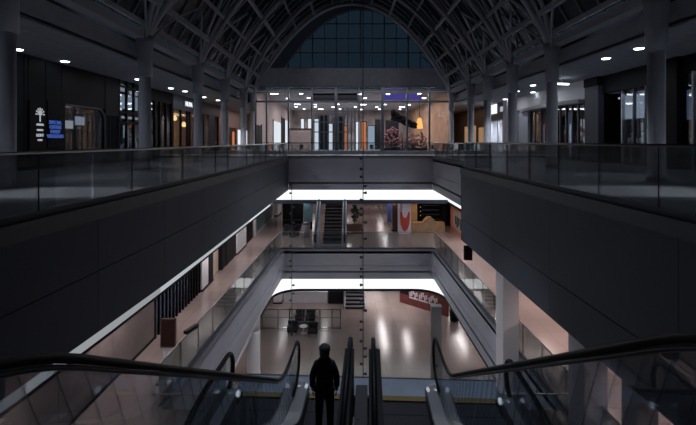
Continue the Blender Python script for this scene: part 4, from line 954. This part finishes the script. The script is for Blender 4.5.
part('body', MB().lathe((xb, 33.5, 0), [(.32, 0), (.36, .8)], 18), 'black', t, smooth=True); part('lid', MB().lathe((xb, 33.5, .8), [(.38, 0), (.3, .15), (.05, .2)], 18), 'darkred', t, smooth=True)

# hanging ornament strings
def string(px, d, zt, zb, label, step, sc=1.):
    x = gx(px, d); t = thing('hanging_ornament', label, 'hanging decoration', (x, d, zb), 'hanging ornament strings')
    part('cable', MB().tube([(x, d, zt), (x, d, zb)], .016*sc, 6).tube([(x-.05*sc, d, zt), (x-.05*sc, d, zb)], .010*sc, 6), 'dsteel', t)
    z = 13.2 if zt > 13.2 else zt; k = 0; rr = random.Random(int(px))
    while z > zb+.1 and k < 60:
        sx_ = rr.choice((-1, 1)); b = MB().box(x-.02, x+.12*sc*sx_, d-.03, d+.03, z-.04*sc, z+.04*sc); b.ball((x+.12*sc*sx_, d, z), .055*sc, None, .075*sc, 8, 6)
        part('pendant', b, 'dsteel', t); z -= step*rr.uniform(.7, 1.3); k += 1
    part('weight', MB().lathe((x, d, zb-.25), [(.02, 0), (.07, .08), (.07, .2), (.02, .26)], 10), 'dsteel', t, smooth=True)
string(363.3, 20, 27.6, 2.1, 'long thin hanging ornament string right of centre, from the roof down to the ground floor', .42)
string(292, 29.5, 11.0, .9, 'hanging ornament string left of centre, ending above the ground floor seating', .5, 1.1)

# ------------------------------------------------------------------ escalators (turned slightly to the right)
YAW = -math.atan(.05)
def rot(p):
    c, s_ = math.cos(YAW), math.sin(YAW); return (p[0]*c-p[1]*s_, p[0]*s_+p[1]*c, p[2])
def ething(name, label, cat, loc, group=None):
    t = thing(name, label, cat, rot(loc), group, YAW); t['_b'] = 0; del t['_b']; t_loc[t.name] = Vector(loc); return t
t_loc = {}
def epart(name, mb, m, t, label=None, smooth=False, bevel=0., parent=None):
    """vertices in unturned coordinates"""
    o = mesh_obj(name, mb, m, smooth, bevel); o.parent = parent or t
    if parent is None: o.location = -t_loc[t.name]
    if label: o['label'] = label
    return o
SL = math.tan(math.radians(30))
YC = 8.63; YT = 7.58; ZRAIL = ZL+1.1
def fillet(P, r, n=6):
    out = [Vector(P[0])]
    for a, b, c in zip(P[:-2], P[1:-1], P[2:]):
        a, b, c = Vector(a), Vector(b), Vector(c); u = (a-b).normalized(); v_ = (c-b).normalized(); k = min(r, (a-b).length*.45, (c-b).length*.45)
        p, q = b+u*k, b+v_*k
        for i in range(n+1): s_ = i/n; out.append(p*(1-s_)**2+b*2*s_*(1-s_)+q*s_**2)
    out.append(Vector(P[-1])); return out
YTOP = YT-(13.13-ZRAIL)/SL
def line_up(z_at_flat, ztop, y_far, y_near=-1.2):
    y0 = YT-.173 if z_at_flat > ZL+.6 else YT
    yt = y0-(ztop-z_at_flat)/SL; return [(0, y_far, z_at_flat), (0, y0, z_at_flat), (0, yt, ztop), (0, y_near, ztop)]
def at_x(pts, x): return [(x, p[1], p[2]) for p in pts]
def up_escalator(label, xo, xi0, xi1, side, yo=0., zt=13.27):
    """outer rail at xo, steps from xi0 to xi1; side -1: outer rail on the left"""
    t = ething('escalator', label, 'escalator', (xo, YC, ZL))
    # handrail with newel loop
    yn = 9.10; c = Vector((0, yn-.22, ZRAIL-.30)); loop = [(0, 8.35, ZRAIL-.82), (0, 8.75, ZRAIL-.80)]+[(0, yn-.30+.30*math.cos(a), ZRAIL-.38+.38*math.sin(a)) for a in [-math.pi*.42+math.pi*.9*k/10 for k in range(11)]]
    path = loop+[tuple(p) for p in fillet(line_up(ZRAIL, zt, yn-.42), .75, 8)]
    epart('handrail', MB().tube(at_x(path, xo), .042, 12, sx=.72, sy=.58), 'rubber', t, smooth=True)
    gr = fillet(line_up(ZRAIL-.045, zt-.045, yn-.42), .75, 8)
    epart('rail_profile', MB().tube(at_x(gr, xo), .014, 8), 'dsteel', t, smooth=True)
    # glass panels between deck and rail, joints square to the slope
    top = fillet(line_up(ZRAIL-.055, zt-.06, 8.72), .75, 10); bot = fillet(line_up(ZL+.26, 12.15+.35, 8.72), .75, 10)
    def at_y(pl, y):
        for a, b in zip(pl[:-1], pl[1:]):
            if min(a[1], b[1])-1e-6 <= y <= max(a[1], b[1])+1e-6 and abs(a[1]-b[1]) > 1e-6: return a[2]+(b[2]-a[2])*(y-a[1])/(b[1]-a[1])
        return pl[-1][2]
    cuts = [8.7, 7.9, 6.6, 5.3, 4.0, 2.7, 1.4, 0.1]
    for k, (ya, yb) in enumerate(zip(cuts[:-1], cuts[1:])):
        sh_a = 0 if k < 1 else .36; sh_b = .36 if k < 6 else 0
        ya -= .008; yb += .008; T_, B_ = [], []
        for j in range(7):
            f_ = j/6; y_t = ya+(yb-ya)*f_; y_b = (ya+sh_a)+((yb+sh_b)-(ya+sh_a))*f_
            T_.append((y_t, at_y(top, y_t))); B_.append((min(y_b, 8.72), at_y(bot, min(y_b, 8.72))))
        mb_ = MB()
        for j in range(6): mb_.prism([T_[j], T_[j+1], B_[j+1], B_[j]], 'x', xo-.006, xo+.006)
        epart('glass_panel', mb_, 'escglass', t)
    mb_ = MB().prism([(8.70, ZL+.26), (8.95, ZL+.30), (9.06, ZL+.68), (8.98, ZL+.98), (8.70, ZL+1.03)], 'x', xo-.006, xo+.006)
    epart('glass_panel', mb_, 'escglass', t)
    for c_ in t.children:
        if c_.name.split('.')[0] in ('handrail', 'rail_profile', 'glass_panel'): c_.location.y += yo
    # deck
    dk = fillet(line_up(ZL+.20, 12.15+.2, 8.75), .8, 8); mb_ = MB()
    a_, b_ = (xo-.24, xo+.24)
    for p, q in zip(dk[:-1], dk[1:]): mb_.add([(a_, p[1], p[2]), (b_, p[1], p[2]), (b_, q[1], q[2]), (a_, q[1], q[2]), (a_, p[1], p[2]-.05), (b_, p[1], p[2]-.05), (b_, q[1], q[2]-.05), (a_, q[1], q[2]-.05)], [(0,1,2,3),(7,6,5,4),(0,4,5,1),(1,5,6,2),(2,6,7,3),(3,7,4,0)])
    dko = epart('deck', mb_, 'deck', t)
    for xx in (a_, b_):
        mb_ = MB()
        for p, q in zip(dk[:-1], dk[1:]): mb_.add([(xx-.012, p[1], p[2]+.012), (xx+.012, p[1], p[2]+.012), (xx+.012, q[1], q[2]+.012), (xx-.012, q[1], q[2]+.012), (xx-.012, p[1], p[2]-.34), (xx+.012, p[1], p[2]-.34), (xx+.012, q[1], q[2]-.34), (xx-.012, q[1], q[2]-.34)], [(0,1,2,3),(7,6,5,4),(0,4,5,1),(1,5,6,2),(2,6,7,3),(3,7,4,0)])
        epart('skirt_panel', mb_, 'dsteel', t)
    nb_ = MB().lathe((xo, 8.82, ZL), [(.22, 0), (.22, .10), (.17, .19), (.08, .22)], 20)
    epart('newel_base', nb_, 'deck', t, smooth=True)
    # steps
    for k in range(17):
        y1 = YC-.04-.4*k; z = ZL+max(0, min((k-2.6)*.231, 12.15-ZL)); mb_ = MB().box(xi0, xi1, y1-.39, y1, z-.26, z)
        for g in range(10): gxx = xi0+(xi1-xi0)*(g+.5)/10; mb_.box(gxx-.012, gxx+.012, y1-.385, y1-.005, z, z+.012)
        epart('step', mb_, 'step', t)
    epart('comb_plate', MB().box(xi0, xi1, YC, YC+.16, ZL-.02, ZL+.014), 'yellow', t, label='yellow comb strip')
    epart('newel_light', MB().ball((xo+side*-.2, 8.7, ZL+.2), .04, .06, .06, 10, 6), 'signdim', t, label='small white light at the newel foot')
    return t
up_escalator('escalator on the left of the middle pair, with the dark figure on it', -1.47, -1.21, -.51, -1, -.11)
up_escalator('empty escalator on the right of the middle pair', 1.38, .235, 1.13, 1, .17, 13.42)
def down_escalator(label, xr, xi0, xi1):
    t = ething('escalator', label, 'escalator', (xr, YC, ZL))
    yn = 8.75; zr = ZL+.93; y_t = 6.55
    loop = [(0, 8.2, zr-.78), (0, 8.5, zr-.76)]+[(0, yn-.30+.30*math.cos(a), zr-.36+.36*math.sin(a)) for a in [-math.pi*.42+math.pi*.9*k/10 for k in range(11)]]
    ln = [tuple(p) for p in fillet([(0, yn-.42, zr), (0, y_t, zr), (0, y_t-5.0, zr-5.0*SL)], .9, 8)]
    epart('handrail', MB().tube(at_x(loop+ln, xr), .042, 12, sx=1.15, sy=.85), 'rubber', t, smooth=True)
    mb_ = MB(); up = [p for p in ln]; 
    for p, q in zip(up[:-1], up[1:]): mb_.prism([(p[1], p[2]-.04), (q[1], q[2]-.04), (q[1], q[2]-.7), (p[1], p[2]-.7)], 'x', xr-.006, xr+.006)
    epart('glass_panel', mb_, 'escglass', t)
    for nm, dz, hw, m in (('deck', -.70, .2, 'deck'),):
        mb_ = MB()
        for p, q in zip(up[:-1], up[1:]): mb_.add([(xr-hw, p[1], p[2]+dz), (xr+hw, p[1], p[2]+dz), (xr+hw, q[1], q[2]+dz), (xr-hw, q[1], q[2]+dz), (xr-hw, p[1], p[2]+dz-.3), (xr+hw, p[1], p[2]+dz-.3), (xr+hw, q[1], q[2]+dz-.3), (xr-hw, q[1], q[2]+dz-.3)], [(0,1,2,3),(7,6,5,4),(0,4,5,1),(1,5,6,2),(2,6,7,3),(3,7,4,0)])
        epart(nm, mb_, m, t)
    epart('newel_base', MB().lathe((xr, 8.5, ZL), [(.24, 0), (.24, .1), (.18, .18), (.1, .22)], 20), 'deck', t, smooth=True)
    for k in range(14):
        y1 = YC-.04-.4*k; z = ZL-max(0, min((k-3.5)*.231, ZL-Z2)); mb_ = MB().box(xi0, xi1, y1-.39, y1, z-.26, z)
        for g in range(10): gxx = xi0+(xi1-xi0)*(g+.5)/10; mb_.box(gxx-.012, gxx+.012, y1-.385, y1-.005, z, z+.012)
        epart('step', mb_, 'step', t)
    epart('comb_plate', MB().box(xi0, xi1, YC, YC+.16, ZL-.02, ZL+.014), 'yellow', t, label='yellow comb strip')
    sd = 1 if xr < 0 else -1
    epart('newel_light', MB().ball((xr+sd*.21, 8.45, ZL+.17), .04, .07, .06, 10, 6), 'signw', t, label='small white light at the newel foot')
    return t
down_escalator('outer escalator on the left, leading down towards the viewer', -2.81, -2.58, -1.80)
down_escalator('outer escalator on the right, leading down towards the viewer', 2.74, 1.64, 2.50)
# centre divider with the two black inner rails
for xr, lb in ((-.384, 'left'), (.086, 'right')):
    t = ething('divider_rail', 'black central escalator handrail wall, %s of the two' % lb, 'handrail', (xr, 8.6, ZL), 'central escalator rails')
    zr = ZRAIL; yn = 9.1
    loop = [(0, 8.6, ZL+.22), (0, 8.85, ZL+.24)]+[(0, yn-.22+.22*math.cos(a), zr-.38+.38*math.sin(a)) for a in [-math.pi*.42+math.pi*.92*k/10 for k in range(11)]]+[(0, 8.6, zr), (0, 6.1, zr)]
    epart('handrail', MB().tube(at_x(loop, xr), .045, 12), 'rubber', t, smooth=True)
    epart('side_panel', MB().box(xr-(.095 if xr < 0 else .09), xr+(.09 if xr < 0 else .135), 6.1, 8.6, ZL, ZRAIL-.04), 'rubber', t, bevel=.02)
    epart('end_cap', MB().box(xr-(.09 if xr < 0 else .085), xr+(.085 if xr < 0 else .13), 8.58, 8.63, ZRAIL-.10, ZRAIL-.035), 'steel', t, label='bright metal end cap')
t = ething('divider_deck', 'narrow grey deck between the two black central rails', 'deck', (-.15, 7.5, ZL))
epart('plate', MB().box(-.27, -.03, 6.1, 8.9, ZL, ZL+.16), 'dsteel', t, bevel=.01); epart('stud', MB().lathe((-.2, 7.8, ZL+.16), [(.02, 0), (.015, .02)], 10), 'steel', t)
# landing plate
t = ething('landing', 'blue-grey metal half landing where the four escalators meet', 'landing', (0, 9, ZL))
epart('plate', MB().box(-2.75, 2.7, YC+.175, 9.45, ZL-.06, ZL-.004), 'plate', t); epart('edge_trim', MB().box(-2.75, 2.7, 9.45, 9.5, ZL-.3, ZL), 'dsteel', t)
epart('frame', MB().box(-2.75, 2.7, YC+.18, 9.45, ZL-.45, ZL-.06), 'dark', t)
for x in (-2.4, -.15, 2.3): epart('support', MB().box(x-.15, x+.15, 8.95, 9.25, Z2, ZL-.45), 'dsteel', t)

# ------------------------------------------------------------------ the person, seen from behind
def skin_mesh(name, verts, edges, radii, root, m, parent, sub=2):
    me = bpy.data.meshes.new(name); me.from_pydata(verts, edges, []); o = bpy.data.objects.new(name, me); COL.objects.link(o)
    md = o.modifiers.new('skin', 'SKIN'); md.use_smooth_shade = True
    sv = me.skin_vertices[0].data if me.skin_vertices else None
    if sv is None:
        bpy.context.view_layer.objects.active = o; sv = o.data.skin_vertices[0].data
    for i, r in enumerate(radii): sv[i].radius = (r, r) if not isinstance(r, tuple) else r; sv[i].use_root = (i == root)
    sb = o.modifiers.new('sub', 'SUBSURF'); sb.levels = sb.render_levels = sub
    bpy.context.view_layer.update(); dg = bpy.context.evaluated_depsgraph_get()
    me2 = bpy.data.meshes.new_from_object(o.evaluated_get(dg)); bpy.data.objects.remove(o)
    me2.materials.clear(); me2.materials.append(M[m])
    for p in me2.polygons: p.use_smooth = True
    o2 = bpy.data.objects.new(name, me2); COL.objects.link(o2); o2.parent = parent; return o2
px_, py_, pz_ = -.405, 7.62, ZL+.013
person = thing('person', 'person in dark jacket and trousers standing on the left middle escalator, seen from behind', 'person', (px_, py_, pz_))
V, E, R = [], [], []
def vtx(p, r, to=None):
    V.append(p); R.append(r)
    if to is not None: E.append((to, len(V)-1))
    return len(V)-1
H = 1.66
pel = vtx((0, 0, .90), (.125, .10)); ab = vtx((0, 0, 1.05), (.12, .095), pel); chs = vtx((0, -.01, 1.24), (.145, .105), ab); nk0 = vtx((0, -.015, 1.38), (.075, .07), chs); nk = vtx((0, 0, 1.44), .052, nk0)
hd0 = vtx((0, .015, 1.51), (.068, .08), nk); hd = vtx((0, .012, 1.58), (.074, .09), hd0); vtx((0, .01, 1.63), (.055, .065), hd)
hands = []
for s_ in (-1, 1):
    sh = vtx((s_*.15, -.01, 1.315), .055, chs); el = vtx((s_*.205, -.035, 1.08), .043, sh); wr = vtx((s_*.21, .02, .85), .029, el); pm = vtx((s_*.212, .035, .78), (.022, .038), wr); hands.append((s_, V[pm]))
    hip = vtx((s_*.085, 0, .84), .088, pel); kn = vtx((s_*.095, .01, .47), .056, hip); an = vtx((s_*.10, -.02, .09), .040, kn); vtx((s_*.105, .10, .04), .038, an)
body = skin_mesh('body', V, E, R, 0, 'skin', person)
# head details: nose, ears
b = MB().ball((0, .115, 1.555), .016, .022, .026, 8, 6)
part('nose', b, 'skin', person, local=True, smooth=True)
for s_ in (-1, 1): part('ear', MB().ball((s_*.082, .0, 1.555), .012, .025, .036, 8, 6), 'skin', person, local=True, smooth=True)
for s_ in (-1, 1): part('eye', MB().ball((s_*.032, .098, 1.578), .012, .010, .009, 8, 6), 'black', person, local=True, smooth=True)
part('mouth', MB().ball((0, .098, 1.51), .024, .008, .006, 8, 6), 'red', person, local=True, smooth=True)
for s_, p in hands:
    hp = Vector(p)
    for j, (dy, ln_, cu_) in enumerate(((.030, .070, .02), (.011, .078, .022), (-.009, .073, .022), (-.028, .056, .02))):
        a = hp+Vector((0, dy, -.02)); pts = [a, a+Vector((-s_*.004, .004, -ln_*.5)), a+Vector((-s_*.012, .012, -ln_*.85)), a+Vector((-s_*.022, .016, -ln_*1.1))]
        part('finger', MB().tube(pts, [.010, .0095, .009, .006], 8), 'skin', person, local=True, smooth=True)
    a = hp+Vector((-s_*.012, .032, .02)); part('thumb', MB().tube([a, a+Vector((-s_*.014, .026, -.03)), a+Vector((-s_*.018, .034, -.06))], [.012, .011, .007], 8), 'skin', person, local=True, smooth=True)
# jacket
V, E, R = [], [], []
b0 = vtx((0, 0, .80), (.170, .135)); b1 = vtx((0, 0, 1.0), (.165, .125), b0); b2 = vtx((0, -.01, 1.22), (.165, .13), b1); b3 = vtx((0, -.015, 1.36), (.12, .105), b2); vtx((0, -.005, 1.47), (.085, .085), b3)
for s_ in (-1, 1):
    sh = vtx((s_*.152, -.01, 1.31), .074, b2); el = vtx((s_*.212, -.035, 1.08), .066, sh); vtx((s_*.218, .015, .85), .052, el)
skin_mesh('jacket', V, E, R, 0, 'cloth', person)
V, E, R = [], [], []
b0 = vtx((0, 0, .88), (.150, .12))
for s_ in (-1, 1):
    hp_ = vtx((s_*.088, 0, .80), .098, b0); kn = vtx((s_*.098, .008, .46), .074, hp_); vtx((s_*.104, -.015, .07), .060, kn)
skin_mesh('trousers', V, E, R, 0, 'cloth2', person)
for s_ in (-1, 1): part('shoe', MB().prism([(-.11, 0), (.17, 0), (.175, .04), (.10, .075), (.02, .11), (-.09, .11)], 'x', s_*.105-.045, s_*.105+.045), 'shoe', person, local=True, bevel=.015)
b = MB().ball((0, -.008, 1.582), .104, .112, .095, 16, 10); b.ball((0, -.045, 1.51), .092, .075, .09, 14, 8)
part('hair', b, 'hair', person, local=True, smooth=True)

person.scale = (1.0, 1.0, .955)

# ------------------------------------------------------------------ lamps
W1 = (1.0, .89, .89); CW = (.80, .86, 1.)
area('corridor_lamp', (7.4, 5.5, 8.6), 1, 1, 60, (1, .85, .8)); area('corridor_lamp', (-7.4, 5, 8.6), .8, 1, 40, (1, .9, .9))  # this pair is added to light the near pillars from the front
for d in (9, 14, 19, 24, 29, 34): area('corridor_lamp', (-7.1, d, 8.6), .5, 2.2, 45, W1)
for d in (9, 13, 17, 21): area('corridor_lamp', (9.2, d, 8.6), 2, 2, 80, (1.0, .80, .74))
for d in (25, 29, 33): area('corridor_lamp', (8.75, d, 8.6), .35, 2, 75, W1)
for x in (-4, 0, 4):
    for d in (39, 45, 52): area('middle_hall_lamp', (x, d, 8.6), .6, 2.4, 34, W1)
for d in (10, 16, 22, 28): area('ground_lamp', (-7.8, d, 2.65), 1, 2, 26, W1); area('ground_lamp', (8.8, d, 2.65), 1, 2, 40, W1)
for x, w_ in ((-5.5, 40), (-2, 40), (3.05, 105), (4.95, 105), (9.4, 130)): area('ground_lamp', (x, 36.8, 2.65), .38, 5.5, w_, (1, .92, .92))
area('ground_lamp', (2.2, 46, 2.65), 3, 6, 110, (1, .85, .8))
def spot(name, loc, tgt, watts, ang, col=CW, r=.25, blend=.6):
    l = bpy.data.lights.new(name, 'SPOT'); l.energy = watts; l.spot_size = math.radians(ang); l.spot_blend = blend; l.color = col; l.shadow_soft_size = r
    o = bpy.data.objects.new(name, l); COL.objects.link(o); o.location = loc
    o.rotation_euler = (Vector(tgt)-Vector(loc)).to_track_quat('-Z', 'Y').to_euler(); return o
# added fill lights without fixtures: down into the void, across to the far wall
for x, d in ((-9.2, 28.2), (10.1, 27.9)):
    spot('void_fill_light', (x, d, 18.3), (.5, 32, 1), 850, 62, (.93, .92, 1.))
    spot('far_wall_fill_light', (x, d-6, 18.4), (1-x*.2, 45, 20.9), 900, 34)
    spot('far_edge_fill_light', (x, d-9, 18.4), (1, 35.2, 11.2), 330, 34)
for x, d in ((-9.2, 20.8), (10.1, 22.5)): spot('void_fill_light', (x, d, 18.3), (-x*.45, 22, 3), 1500, 55, (.93, .92, 1.))
spot('pillar_fill_light', (-9.2, 4.0, 18.3), (6.1, 15.0, 6.6), 2200, 18, (.92, .92, 1.))  # added to brighten the white pillar, no fixture there
spot('landing_fill_light', (.5, 12.3, 26.2), (0, 8.9, ZL), 3000, 36, (.78, .86, 1.), .25, .35)  # added lamp that brightens the landing plate and escalator decks
# unseen lamps added above the gallery bulkheads to brighten the vault
for d in (9, 20, 31, 40):
    area('vault_fill_light', (XGL-.5, d, ZT+.25), .3, 4, 30, CW, (math.pi, 0, 0)); area('vault_fill_light', (XGR+.5, d, ZT+.25), .3, 4, 30, CW, (math.pi, 0, 0))
# downlight beams of the galleries; nearest pair added to brighten the floor stripe
for d in (11.4, 16.5, 24.5, 31, 38.5, 47):
    n_ = d < 12
    spot('gallery_lamp', (-11.2, 8.6 if n_ else d, 17.9), (-7.4 if n_ else -8.6, d, Z3), 1500 if n_ else 520, 36 if n_ else 62, (.85, .9, 1.), .15, .8)
    spot('gallery_lamp', (12.1, 8.8 if n_ else d+.2, 17.9), (8.2 if n_ else 9.4, d+.2, Z3), 1500 if n_ else 520, 36 if n_ else 62, (.85, .9, 1.), .15, .8)
for d in (9.5, 17.5, 25, 31.5, 38): area('gallery_area_lamp', (-12.6, d, 17.9), .5, .5, 27, (.85, .9, 1.)); area('gallery_area_lamp', (13.8, d, 17.9), .5, .5, 27, (.85, .9, 1.))

wd = bpy.data.worlds.new('night_sky'); S.world = wd; wd.use_nodes = True
bg = wd.node_tree.nodes['Background']; bg.inputs['Color'].default_value = (.0115, .0165, .0235, 1); bg.inputs['Strength'].default_value = 1.0

# ------------------------------------------------------------------ camera
cam = bpy.data.cameras.new('camera'); co = bpy.data.objects.new('camera', cam); COL.objects.link(co)
cam.sensor_width = 36; cam.sensor_fit = 'HORIZONTAL'; cam.lens = 36*F/696; cam.shift_y = -(212.5-141)/696; cam.shift_x = .5/696
cam.clip_start = .05; cam.clip_end = 300
co.location = (0, 0, EYE); co.rotation_euler = (math.pi/2, 0, 0); S.camera = co
S.view_settings.view_transform = 'Standard'; S.view_settings.look = 'None'; S.view_settings.gamma = 1; S.view_settings.use_curve_mapping = False
S.view_settings.exposure = 0.0
S.cycles.transparent_max_bounces = 32; S.cycles.max_bounces = 8; S.cycles.use_denoising = True
S.cycles.sample_clamp_indirect = 4.0
